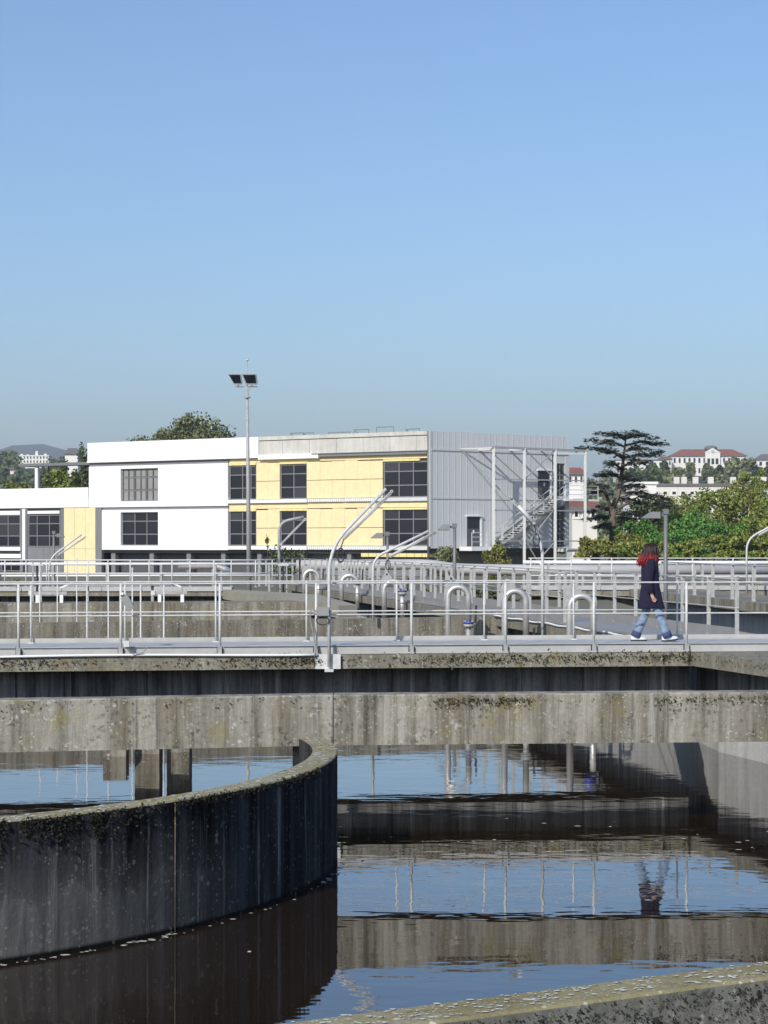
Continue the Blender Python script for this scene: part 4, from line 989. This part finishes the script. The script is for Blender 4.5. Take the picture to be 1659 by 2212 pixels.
# ------------------------------------------------------------------ trees and shrubs
def crown(mb, c, rad, n, size, rn, clumps=22, spread=.36, zsq=1):
    c = Vector(c); cl = []
    for _ in range(clumps):
        while True:
            v = Vector((rn.uniform(-1,1), rn.uniform(-1,1), rn.uniform(-1,1)))
            if .3 < v.length < 1: break
        v = v.normalized()*rn.uniform(.45, 1.0)
        cl.append((Vector((c.x+v.x*rad[0], c.y+v.y*rad[1], c.z+v.z*rad[2])), rn.uniform(.6,1.25)))
    for i in range(n):
        q, k = cl[i % clumps]; s_ = spread*k
        d = Vector((rn.gauss(0,1), rn.gauss(0,1), rn.gauss(0,1)));  d = d.normalized()*(rn.random()**.45)
        mb.leaf((q.x+d.x*rad[0]*s_, q.y+d.y*rad[1]*s_, q.z+d.z*rad[2]*s_), size, rn)
def tree(name, label, base, h, rad, mat, n, size, seed, cat='tree', group=None, clumps=24, trunk_r=.16, trunk_h=None, bark='bark', spread=.36):
    rn = random.Random(seed); base = Vector(base)
    t = thing(name, base, label, cat, group)
    c = base+Vector((0,0,h-rad[2]))
    th_ = trunk_h or (h-rad[2]*1.2)
    mb = MB().tube([base-Vector((0,0,.3)), base+Vector((rn.uniform(-.1,.1),0,th_*.5)), base+Vector((rn.uniform(-.2,.2),0,th_)), c+Vector((0,0,rad[2]*.4))], [trunk_r*1.2, trunk_r, trunk_r*.75, trunk_r*.2], 8)
    for k in range(5):
        an = k*1.257+rn.uniform(-.3,.3); p = base.lerp(c, rn.uniform(.55,.95))
        mb.tube([p, p+Vector((math.cos(an)*rad[0]*.35, math.sin(an)*rad[1]*.35, rad[2]*.25)), p+Vector((math.cos(an)*rad[0]*.7, math.sin(an)*rad[1]*.7, rad[2]*.5))], [trunk_r*.45, trunk_r*.3, trunk_r*.1], 6)
    mb.build('trunk', M[bark], t)
    cm_ = MB(); crown(cm_, c, rad, n, size, rn, clumps, spread); cm_.build('crown', M[mat], t)
    return t
def at(px, Y): return (Xp(px, Y), Y, GZ)
# big tree behind the white roof
tree('plane_tree', 'large grey green tree rising behind the white roof left of the mast', at(403,205), Zp(897,205)-GZ, (6.0,3.5,4.2), 'leafgr', 14000, .32, 33, clumps=90, trunk_r=.3, spread=.25)
tree('poplar_tree', 'upright dark tree tucked against the left edge of the tall white block', at(178,200), Zp(962,200)-GZ, (1.3,1.3,4.2), 'leafd', 2600, .3, 22, clumps=24)
tree('leafy_tree', 'dark leafy tree seen under the roof canopy of the low wing', at(142,205), Zp(1008,205)-GZ, (2.5,2,2.6), 'leaf', 3600, .32, 23, clumps=26)
tree('leafy_tree', 'loose tree beside the upright dark tree behind the low wing', at(118,215), Zp(975,215)-GZ, (1.6,1.6,3.4), 'leafd', 1800, .32, 24, clumps=18)
tree('yellow_bush', 'small yellowing tree over the low wing roof at far left', at(28,205), Zp(1030,205)-GZ, (2.1,1.6,1.7), 'leafy', 1800, .28, 25, clumps=16)
# right hand belt of trees
belt = [
 (1462,205,1062,(4.2,3,3.6),'leafy','tall yellowing tree behind the street lamp right of the cedar'),
 (1530,190,1048,(4.0,3,3.6),'leaf','olive green tree in the middle of the right hand belt'),
 (1610,198,1050,(4.4,3,3.8),'leafy','broad yellowing tree under the long white school'),
 (1668,185,1075,(3.5,3,3.6),'leaf','green tree cut by the right edge of the scene'),
 (1622,215,1010,(2.4,2,2.2),'leaf','tall slim tree standing above the belt at far right'),
 (1408,200,1080,(3.2,2.6,3.0),'leafd','dark tree with gaps just right of the cedar'),
 (1380,172,1118,(2.4,2,1.7),'leafg','low green tree with yellow edge left of the street lamp head'),
 (1500,165,1112,(3.0,2.2,2.1),'leafg','bright green bush below the olive tree'),
 (1575,160,1118,(2.7,2,1.9),'leafg','bright green bush below the broad yellowing tree'),
 (1640,158,1120,(2.6,2,1.9),'leaf','olive bush at the right edge behind the last jib crane'),
 (1445,150,1150,(2.4,1.6,1.2),'leafg','low bush right of the walker and behind the lamp pole'),
 (1345,150,1152,(2.3,1.6,1.2),'leafy','low olive bush left of the walker below the cedar'),
 (1285,152,1158,(1.5,1.4,1.0),'leafy','low olive bush at the foot of the cedar beside the steel frame'),
 (1540,148,1158,(2.8,1.6,1.0),'leaf','low dense hedge plant in front of the bright green bushes'),
 (1625,148,1158,(2.6,1.6,1.0),'leaf','low dense hedge plant at the right edge'),
 (1395,146,1165,(2.2,1.5,.9),'leaf','low hedge plant directly behind the head of the walker'),
]
for i, (px, Y, yt, rad, mt, lab) in enumerate(belt):
    big = rad[0] > 2.9
    tree('broadleaf_tree' if yt < 1130 else 'hedge_bush', lab, at(px,Y), Zp(yt,Y)-GZ, rad, mt, 6500 if big else 3000, .3 if big else .24, 40+i, 'tree' if yt < 1130 else 'bush', None, 40 if big else 26, trunk_h=None, spread=.3)
tree('yellow_conifer', 'olive coloured round bush by the stair foot behind the railing', at(1072,120), Zp(1168,120)-GZ, (.85,.8,1.25), 'leafy', 3000, .13, 71, 'bush', clumps=26)
tree('magnolia_bush', 'glossy leaved shrub with pale flowers at the corner of the silver side', at(962,120), Zp(1170,120)-GZ, (.9,.8,1.2), 'leafgr', 2600, .13, 72, 'shrub', clumps=22)
tree('climbing_plant', 'dark leafy plant growing through the railing by the davit', at(618,92), Zp(1186,92)-GZ, (1.1,.5,.75), 'leafd', 1300, .12, 73, 'plant', clumps=26, trunk_r=.04)
tree('young_shoot', 'thin shoot with yellow leaves in front of the yellow wall', at(577,92), Zp(1156,92)-GZ, (.12,.12,.45), 'leafy', 70, .12, 74, 'plant', clumps=8, trunk_r=.015)
tree('flowering_plant', 'small plant with yellow green flowers behind the railing at far left', at(15,84), Zp(1250,84)-GZ, (.7,.4,.25), 'leafy', 420, .09, 75, 'plant', clumps=14, trunk_r=.02)
tree('shade_bush', 'dark bush glimpsed between the first bent pipes beyond the end wall', at(672,88), Zp(1255,88)-GZ, (.55,.5,.55), 'leafd', 700, .1, 76, 'bush', clumps=12, trunk_r=.03)
tag(MB().prism([(2.1,64),(8.6,64),(8.6,87.95),(-2.3,87.95)], -.5, 1.2).build('ground', M['soil']), kind='structure')
tree('shade_bush', 'dark bush between the flat railing posts under the end of the thick duct', (Xp(1050,70),70,1.2), Zp(1266,70)-1.2, (1.1,.6,.4), 'leafd', 1100, .11, 78, 'bush', clumps=16, trunk_r=.03)
tree('shade_bush', 'yellow green bush glimpsed between the bent pipes in the middle', (Xp(905,75),75,1.2), Zp(1262,75)-1.2, (.75,.5,.5), 'leafy', 700, .12, 77, 'bush', clumps=12, trunk_r=.03)

# cedar
def cedar():
    rn = random.Random(5); Y = 178; 
    base = Vector(at(1322, Y)); root = thing('cedar_tree', base, 'tall dark cedar with flat layered branches and forked trunk beside the steel frame', 'tree')
    pt = lambda x, y, dy=0: P(x, y, Y)+Vector((0,dy,0))
    tr = MB().tube([base-Vector((0,0,.3)), pt(1324,1140), pt(1322,1100)], [.36,.31,.28], 10)
    tr.tube([pt(1322,1102), pt(1335,1070), pt(1342,1030), pt(1347,990), pt(1352,945)], [.24,.22,.19,.13,.05], 9)
    tr.tube([pt(1321,1104), pt(1312,1075), pt(1304,1055)], [.18,.14,.09], 8)
    tr.tube([pt(1330,1100), pt(1355,1088), pt(1380,1072)], [.15,.11,.06], 7)
    lv = MB()
    def pad(c, rx, ry, n, thick=.1):
        for _ in range(n):
            a = rn.uniform(0, 6.283); r_ = rn.random()**.6
            k = .2*rn.uniform(.6,1.4); q = Vector((c.x+math.cos(a)*rx*r_, c.y+math.sin(a)*ry*r_, c.z+rn.gauss(0,thick)-.12*r_*r_))
            u = Vector((math.cos(a*3+r_), math.sin(a*3+r_), rn.uniform(-.35,.35))).normalized(); w2 = Vector((-u.y, u.x, rn.uniform(-.3,.3)))
            lv.add([q-u*k, q-w2*k*.45, q+u*k, q+w2*k*.45], [(0,1,2,3)])
    br = [ # (attach x,y), (tip x,y)
      (1350,948,1408,944),(1350,950,1298,937),(1351,946,1372,938),(1349,962,1428,958),(1349,965,1283,950),(1348,975,1418,972),(1348,985,1258,966),(1347,990,1412,984),(1347,992,1300,972),
      (1346,1008,1392,996),(1345,1018,1306,1000),(1344,1034,1300,1022),(1343,1038,1368,1034),
      (1340,1055,1392,1050),(1338,1066,1436,1072),(1336,1080,1385,1084),(1312,1072,1288,1060),(1306,1057,1282,1046),(1380,1072,1428,1092),(1322,1105,1276,1097),
      (1322,1112,1386,1112),(1322,1118,1376,1128),(1322,1122,1280,1120),(1322,1128,1358,1140),(1322,1132,1288,1138)]
    for (ax, ay, tx, ty) in br:
        dy = rn.uniform(-2.6, 2.6); a = pt(ax, ay); t = pt(tx, ty, dy); m_ = a.lerp(t,.5)+Vector((0,0,.25))
        tr.tube([a, m_, t], [.12,.08,.03], 6)
        L = (t-a).length; nn = max(3, int(L/.55))
        for k in range(nn):
            u = .25+.78*k/(nn-1); q = a.lerp(m_, u*2) if u < .5 else m_.lerp(t, (u-.5)*2)
            q = q+Vector((rn.gauss(0,.15), rn.gauss(0,.6), rn.gauss(0,.1)))
            pad(q, .52+.3*rn.random(), .75, 88)
    tr.build('trunk', M['cbark'], root); lv.build('crown', M['cedar'], root)
cedar()

# wood on the hillsides: one mass, plus trees one can tell apart near the school
def wood(name, spots, size, n, mat):
    mb = MB(); rn = random.Random(9)
    for (x, y, z, r) in spots:
        for _ in range(n):
            d = Vector((rn.gauss(0,1), rn.gauss(0,1), rn.gauss(0,1))).normalized()*(rn.random()**.4)
            mb.leaf((x+d.x*r, y+d.y*r, z+r*.9+d.z*r), size*r, rn)
    tag(mb.build(name, mat), kind='stuff')
rn = random.Random(31)
sp = []
for _ in range(420):
    y = rn.uniform(430, 1180); px = rn.uniform(1225, 1720); x = Xp(px, y); q = (x, y, hz_right(x,y), rn.uniform(3.2, 6.0))
    if HY-(q[2]+2*q[3]-EZ)*F/y > (1017 if px > 1430 else 1008): sp.append(q)
wood('hillside_wood', sp, .42, 60, M['leafgr'])
sp = []
for _ in range(900):
    y = rn.uniform(420, 1700); px = rn.uniform(-60, 240); x = Xp(px, y); q = (x, y, hz_left(x,y), rn.uniform(4.5, 8.0)); tp = HY-(q[2]+2*q[3]-EZ)*F/y
    if tp > (968 if px < 24 else 981) and not (y < 1245 and 36 < px < 112 and tp < 1004): sp.append(q)
wood('hillside_wood', sp, .42, 60, M['leafd'])
for i, (px, Y, yt, r, mt) in enumerate([(1385,900,1004,(8,6,8),'leafd'),(1430,930,998,(6,6,7),'leafd'),(1412,860,1010,(6,5,6),'leafd'),(1492,980,1006,(3,3,5),'leafgr'),(1530,960,1012,(4,4,4),'leafgr'),
        (1556,950,1006,(4,4,5),'leafd'),(1594,900,990,(6,6,6),'leafgr'),(1618,900,996,(5,5,6),'leafgr'),(1645,880,1006,(5,5,5),'leafd'),(1466,900,1014,(4,4,5),'leafgr')]):
    zb = hz_right(Xp(px,Y), Y); h = max(8, Zp(yt,Y)-zb)
    tree('hill_tree', ['broad dark tree on the hill','round tree on the hill','loose grey green tree on the hill'][i % 3]+[' left of the school front',' beside the left end of the school',' below the white house row',' under the middle windows of the school',' under the school gable',' right of the school gable',' at the right end of the school',' between the school and the right hand house',' at the right edge of the hill',' below the left school windows'][i],
         (Xp(px,Y), Y, zb), h, r, mt, 1300, 2.2, 90+i, 'tree', 'trees on the school hill', clumps=16, trunk_r=.5, spread=.34)

# ------------------------------------------------------------------ far buildings
def house(name, label, px0, px1, yt, yb, Y, wall, roof, rooftype, rows, cols, depth=12, roof_y=None, group=None, gable=False, win_h=.45):
    x0, x1 = Xp(px0,Y), Xp(px1,Y); z0, z1 = Zp(yb,Y), Zp(yt,Y)
    t = thing(name, ((x0+x1)/2, Y, z0), label, 'building', group)
    MB().box(x0, x1, Y, Y+depth, z0-6, z1).build('wall', M[wall], t)
    H = z1-z0
    if rooftype == 'hip':
        zr = Zp(roof_y,Y); e = .6; d = min(depth/2, (x1-x0)*.12)
        MB().add([(x0-e,Y-e,z1),(x1+e,Y-e,z1),(x1+e,Y+depth+e,z1),(x0-e,Y+depth+e,z1),(x0+d*1.3,Y+depth/2,zr),(x1-d*1.3,Y+depth/2,zr)],
                 [(0,1,5,4),(1,2,5),(2,3,4,5),(3,0,4),(3,2,1,0)]).build('roof', M[roof], t)
        MB().box(x0-e-.1, x1+e+.1, Y-e-.15, Y-e+.1, z1-.5, z1-.02).build('cornice', M['slate'], t)
    else:
        MB().box(x0-.3, x1+.3, Y-.3, Y+depth+.3, z1+.003, z1+.5).build('roof', M[roof], t)
    if cols:
        ww = (x1-x0)/cols*.42; wh = H/rows*win_h
        pm2 = MB().box(-ww/2, ww/2, -.05, .12, 0, wh).mesh('pane', M['glass']); fm2 = MB().box(-ww/2-.25, ww/2+.25, -.12, -.055+.005, -.3, -.02).mesh('sill', M['white_h'])
        frm = MB(); 
        for (a, b, c, d) in ((-ww/2-.15,-ww/2+.02,-.1,wh+.1),(ww/2-.02,ww/2+.15,-.1,wh+.1),(-ww/2-.15,ww/2+.15,wh-.02,wh+.15)): frm.box(a, b, -.16, -.052, c, d)
        frm = frm.mesh('window', M['white_h'])
        for r in range(rows):
            for c in range(cols):
                q = (x0+(x1-x0)*(c+.5)/cols, Y-.0, z0+H*(r+.28)/rows)
                w_ = put('window', frm, t, q); put('pane', pm2, w_, q); put('sill', fm2, w_, q)
    return t
sch = house('school_building', 'long white school with red hipped roof and pediment on the hill top', 1452, 1612, 984, 1050, 1200, 'white_h', 'red', 'hip', 3, 15, 18, 969, win_h=.48)
x0, x1 = Xp(1523,1200), Xp(1555,1200); zt = Zp(978,1200); xm = (x0+x1)/2
MB().box(x0, x1, 1198.6, 1199.9, Zp(1050,1200), zt-.0).build('centre_bay', M['white_h'], sch)
MB().add([(x0-.3,1198.4,zt),(x1+.3,1198.4,zt),(xm,1198.4,Zp(968,1200)),(x0-.3,1206,zt),(x1+.3,1206,zt),(xm,1206,Zp(968,1200))], [(0,1,2),(5,4,3),(0,2,5,3),(1,4,5,2),(0,3,4,1)]).build('pediment', M['white_h'], sch)
MB().ball((xm,1206,Zp(967,1200)), (4,3,1.6)).build('cupola', M['slate'], sch)
MB().tube([(xm,1198.38,Zp(975,1200)),(xm,1198.25,Zp(975,1200))], 1.1, 16).build('clock', M['parapet'], sch)
pm3 = MB().box(-.8,.8,-.06,.05,0,3.4).mesh('pane', M['glass'])
for r in range(2):
    for c in (-.28, 0, .28):
        put('pane', pm3, sch, (xm+c*(x1-x0), 1198.58, Zp(1003+r*22,1200)))
house('white_house', 'white house row with many windows partly hidden by the cedar', 1330, 1432, 995, 1040, 1050, 'white_h', 'slate', 'flat', 3, 9, 12)
house('white_house', 'white house with dark roof at the right edge of the hill', 1636, 1720, 992, 1050, 1150, 'white_h', 'slate', 'hip', 3, 6, 12, 980)
house('white_house', 'low house with reddish roof left of the school', 1427, 1451, 991, 1010, 1190, 'cream', 'red', 'hip', 1, 3, 10, 986)
house('white_house', 'small white house with red hipped roof beside the steel frame', 1226, 1262, 1021, 1050, 520, 'white_h', 'red', 'hip', 1, 3, 7, 1009)
lw = house('long_wall_building', 'long low beige building with square vents above the tree belt', 1388, 1660, 1050, 1075, 420, 'cream', 'slate', 'flat', 1, 14, 10, win_h=.25)
for k, px in enumerate((1462,1478,1503,1536,1584,1602,1622,1650)):
    q = P(px, 1050, 421); MB().box(q.x-.55, q.x+.55, 421, 422.2, q.z+.4, q.z+1.9).build('vent', M['cream'], lw)
house('white_house', 'bright white blank building just right of the cedar', 1366, 1418, 1046, 1070, 400, 'white_h', 'white_h', 'flat', 1, 0, 10)
house('white_house', 'blank white gable below the cedar branch', 1362, 1396, 1068, 1100, 330, 'white_h', 'cream', 'flat', 1, 0, 10)
house('white_house', 'low cream house behind the right posts of the steel frame', 1236, 1290, 1094, 1125, 260, 'cream', 'red', 'hip', 1, 3, 8, 1076)
vl = house('apartment_block', 'terraced white apartment block on the left hill', 42, 105, 985, 1002, 1250, 'white_h', 'white_h', 'flat', 2, 9, 10, win_h=.6)
for px, h in ((47,2.2),(60,1.6),(79,5.5),(98,2.6)): 
    q = P(px, 985, 1251); MB().box(q.x-.7, q.x+.7, 1251, 1253, q.z, q.z+h*.55).build('chimney', M['white_h'], vl)
house('white_house', 'pale gabled house behind the upright dark tree on the left hill', 140, 168, 979, 1000, 900, 'white_h', 'slate', 'hip', 1, 0, 8, 967)
house('white_house', 'small white house lowest on the left hill', 22, 33, 1012, 1020, 1000, 'white_h', 'red', 'hip', 1, 2, 8, 1009)

# ------------------------------------------------------------------ the walker
def skin_mesh(name, verts, edges, radii, mat, parent, sub=2):
    me = bpy.data.meshes.new(name); me.from_pydata([tuple(v) for v in verts], edges, [])
    o = bpy.data.objects.new(name, me); C.objects.link(o)
    o.modifiers.new('skin', 'SKIN').use_smooth_shade = True
    o.modifiers.new('sub', 'SUBSURF').levels = sub; o.modifiers['sub'].render_levels = sub
    lay = me.skin_vertices[0] if me.skin_vertices else None
    for i, r in enumerate(radii): lay.data[i].radius = r if hasattr(r, '__len__') else (r, r)
    lay.data[0].use_root = True
    dg = bpy.context.evaluated_depsgraph_get(); ev = bpy.data.meshes.new_from_object(o.evaluated_get(dg))
    bpy.data.objects.remove(o); bpy.data.meshes.remove(me)
    ev.materials.clear(); ev.materials.append(mat); ev.name = name
    for p in ev.polygons: p.use_smooth = True
    r_ = bpy.data.objects.new(name, ev); C.objects.link(r_); r_.parent = parent
    return r_
def person():
    Y = wy(4.45)+.95
    root = thing('person', (Xp(1404,Y), Y, DZ+.001), 'person walking right on the footbridge in navy coat and light jeans, long red tipped hair', 'person')
    s = 1.0
    V = []; E = []; Rr = []
    def v(p, r, par=None):
        V.append(Vector(p)); Rr.append(r); i = len(V)-1
        if par is not None: E.append((par, i))
        return i
    pel = v((0,0,.86), (.1,.08)); sp1 = v((.0,0,1.05), (.12,.09), pel); ch = v((.0,0,1.25), (.14,.1), sp1); nk = v((.01,0,1.38), .05, ch); hd = v((.03,0,1.46), .065, nk); h2 = v((.04,0,1.55), (.085,.075), hd); h3 = v((.03,0,1.61), .05, h2)
    v((.115,0,1.49), .018, hd)      # chin / nose ridge
    def arm(y, el, wr, hand):
        sh = v((0,y*.9,1.3), .05, ch); e = v(el, .04, sh); w_ = v(wr, .028, e); pm_ = v(hand, (.03,.018), w_)
        hv = Vector(hand); d = (hv-Vector(wr)).normalized()
        for k, (o, l) in enumerate(((-.024,.07),(-.008,.082),(.009,.078),(.024,.062))):
            a = v(hv+d*l*.55+Vector((o,0,0)), .0085, pm_); v(hv+d*l+Vector((o*.8+.008,-.008*(1 if y < 0 else -1),0)), .007, a)
        a = v(hv+d*.015+Vector((.034,0,0)), .01, pm_); v(hv+d*.05+Vector((.045,0,0)), .008, a)
    arm(-.17, (-.04,-.215,1.03), (-.005,-.22,.80), (.02,-.225,.73)); arm(.17, (.02,.21,1.05), (.12,.19,.86), (.15,.18,.79))
    def leg(y, kn, an, toe):
        hp = v((0,y,.82), .085, pel); k = v(kn, .06, hp); a = v(an, .04, k); v(toe, .035, a)
    leg(-.09, (.13,-.09,.46), (.27,-.09,.10), (.36,-.09,.045)); leg(.09, (-.04,.09,.46), (-.235,.09,.10), (-.16,.09,.04))
    skin_mesh('body', V, E, Rr, M['skin'], root, 1)
    # jeans
    V2 = []; E2 = []; R2 = []
    def w(p, r, par=None):
        V2.append(Vector(p)); R2.append(r); i = len(V2)-1
        if par is not None: E2.append((par, i))
        return i
    pl_ = w((0,0,.82), (.085,.08))
    a = w((.03,-.085,.72), .085, pl_); a = w((.14,-.09,.46), .072, a); a = w((.235,-.09,.2), .076, a); w((.262,-.09,.125), .078, a)
    a = w((-.03,.085,.72), .085, pl_); a = w((-.06,.09,.46), .072, a); a = w((-.18,.09,.2), .076, a); w((-.212,.09,.125), .078, a)
    skin_mesh('jeans', V2, E2, R2, M['jeans'], root, 2)
    for (c, d) in (((.262,-.09,.125),(.03,0,-.075)), ((-.212,.09,.125),(-.03,0,-.075))):
        c = Vector(c)+root.location; MB().tube([c-Vector(d)*.4, c+Vector(d)*.7], [.08,.083], 14).build('cuff', M['cuff'], root)
    # coat: stacked ellipses, flaring to the hem, with folds
    mb = MB(); secs = [(1.385,.01,.075,.075),(1.355,.0,.12,.15),(1.3,.0,.135,.2),(1.2,.0,.145,.205),(1.05,.0,.145,.19),(.92,.005,.155,.195),(.78,.01,.175,.205),(.66,.02,.2,.21),(.565,.03,.225,.215),(.55,.03,.215,.205)]
    n = 28; vs_ = []; L = root.location
    for j, (z, cx, rx, ry) in enumerate(secs):
        for k in range(n):
            t = 2*math.pi*k/n; f = 1+.05*math.sin(5*t+z*9)*(1.4-z)+.02*math.sin(11*t-z*14)
            vs_.append((L.x+cx+rx*f*math.cos(t), L.y+ry*f*math.sin(t), L.z+z+(.012*math.sin(3*t) if j > 7 else 0)))
    fs = [((j+1)*n+k, (j+1)*n+(k+1)%n, j*n+(k+1)%n, j*n+k) for j in range(len(secs)-1) for k in range(n)]
    fs += [tuple(range(n)), tuple(range((len(secs)-1)*n, len(secs)*n))[::-1]]
    mb.add(vs_, fs, True); coat = mb.build('coat', M['coat'], root)
    for y, el, wr in ((-.17,(-.05,-.22,1.03),(-.01,-.225,.81)), (.17,(.02,.215,1.05),(.12,.195,.87))):
        mb = MB().tube(bend([L+Vector((0,y*.8,1.33)), L+Vector((-.01,y*1.15,1.27)), L+Vector(el), L+Vector(wr)], 4), [.07+.0*i for i in range(1)]*1 or .07, 12) if False else None
        pts = bend([L+Vector((0,y*.75,1.335)), L+Vector((-.01,y*1.2,1.24)), L+Vector(el), L+Vector(wr)], 5)
        MB().tube(pts, [.07-.017*i/(len(pts)-1) for i in range(len(pts))], 14).build('sleeve', M['coat'], root)
    # shoes
    for (hx, y, tilt) in ((.235,-.09,.12), (-.26,.09,0)):
        b_ = L+Vector((hx,y,0)); mb = MB(); prof = [(-.05,.03,.075),(.0,.038,.088),(.06,.04,.075),(.12,.045,.058),(.18,.042,.048),(.215,.025,.032)]
        vs_ = []; n = 10
        for (dx, hw, hh) in prof:
            for k in range(n):
                t = math.pi*k/(n-1); vs_.append((b_.x+dx, b_.y+hw*math.cos(t), b_.z+.022+tilt*max(0,dx)+hh*math.sin(t)))
        fs = [(i*n+k, i*n+k+1, (i+1)*n+k+1, (i+1)*n+k) for i in range(len(prof)-1) for k in range(n-1)]
        fs += [tuple(range(n))[::-1], tuple(range((len(prof)-1)*n, len(prof)*n))]
        mb.add(vs_, fs, True); sh = mb.build('shoe', M['shoe'], root)
        so_ = MB(); m_ = len(prof)
        lo = [(b_.x+dx, b_.y+s_*hw*1.08, b_.z+z+tilt*max(0,dx)) for z in (0,.026) for s_ in (-1,1) for dx, hw, hh in prof]
        q = lambda zi, si, i: zi*2*m_+si*m_+i
        fs = []
        for i in range(m_-1):
            fs += [(q(1,0,i),q(1,0,i+1),q(1,1,i+1),q(1,1,i)), (q(0,0,i),q(0,1,i),q(0,1,i+1),q(0,0,i+1)), (q(0,0,i),q(0,0,i+1),q(1,0,i+1),q(1,0,i)), (q(0,1,i+1),q(0,1,i),q(1,1,i),q(1,1,i+1))]
        fs += [(q(0,0,0),q(1,0,0),q(1,1,0),q(0,1,0)), (q(0,0,m_-1),q(0,1,m_-1),q(1,1,m_-1),q(1,0,m_-1))]
        so_.add(lo, fs).build('sole', M['sole'], sh)
    # hair: cap plus many locks, the tips dyed red
    rn = random.Random(4); hm = MB(); hm.ball(L+Vector((.025,0,1.545)), (.105,.098,.098), 16, 10)
    tips = MB()
    for k in range(330):
        t = rn.uniform(0, 6.283)
        if abs((t+math.pi) % (2*math.pi)-math.pi) < .45: continue      # the face side stays open
        r0 = rn.uniform(.04,.1); a = L+Vector((.02+r0*math.cos(t), r0*.95*math.sin(t), 1.625-rn.uniform(0,.05)))
        r1 = rn.uniform(.095,.135); b_ = L+Vector((.01+r1*math.cos(t)+rn.gauss(0,.008), r1*math.sin(t), 1.48+rn.uniform(-.04,.04)))
        r2 = rn.uniform(.1,.15)+.03*(math.cos(t) < -.4); c = L+Vector((-.01+r2*math.cos(t)+rn.gauss(0,.014), r2*math.sin(t), 1.37+rn.uniform(-.05,.04)))
        d = L+Vector((-.015+r2*1.0*math.cos(t)+rn.gauss(0,.02), r2*math.sin(t), 1.29+rn.uniform(-.06,.07)))
        m_ = b_.lerp(c, rn.uniform(.2, .9))
        if rn.random() < .05: m_ = a.lerp(b_, rn.uniform(.4,.9))
        hm.tube([a, a.lerp(b_,.5)+Vector((.014*math.cos(t),.014*math.sin(t),.014)), b_, c, c.lerp(d,.5)], [.006,.011,.011,.008,.002], 5)
        if rn.random() < (.85 if math.cos(t) < .2 else .45): tips.tube([m_+Vector((.006*math.cos(t),.006*math.sin(t),0)), c+Vector((.005*math.cos(t),.005*math.sin(t),0)), d], [.007,.011,.002], 5)
    hm.build('hair', M['hair'], root); tips.build('hair_tips', M['hairred'], root)
    fc = MB(); fc.ball(L+Vector((.095,-.03,1.55)), .009, 8, 5); fc.ball(L+Vector((.095,.03,1.55)), .009, 8, 5); fc.build('eyes', M['black_p'], root)
    MB().ball(L+Vector((.118,0,1.525)), (.016,.011,.02), 8, 6).build('nose', M['skin'], root)
person()
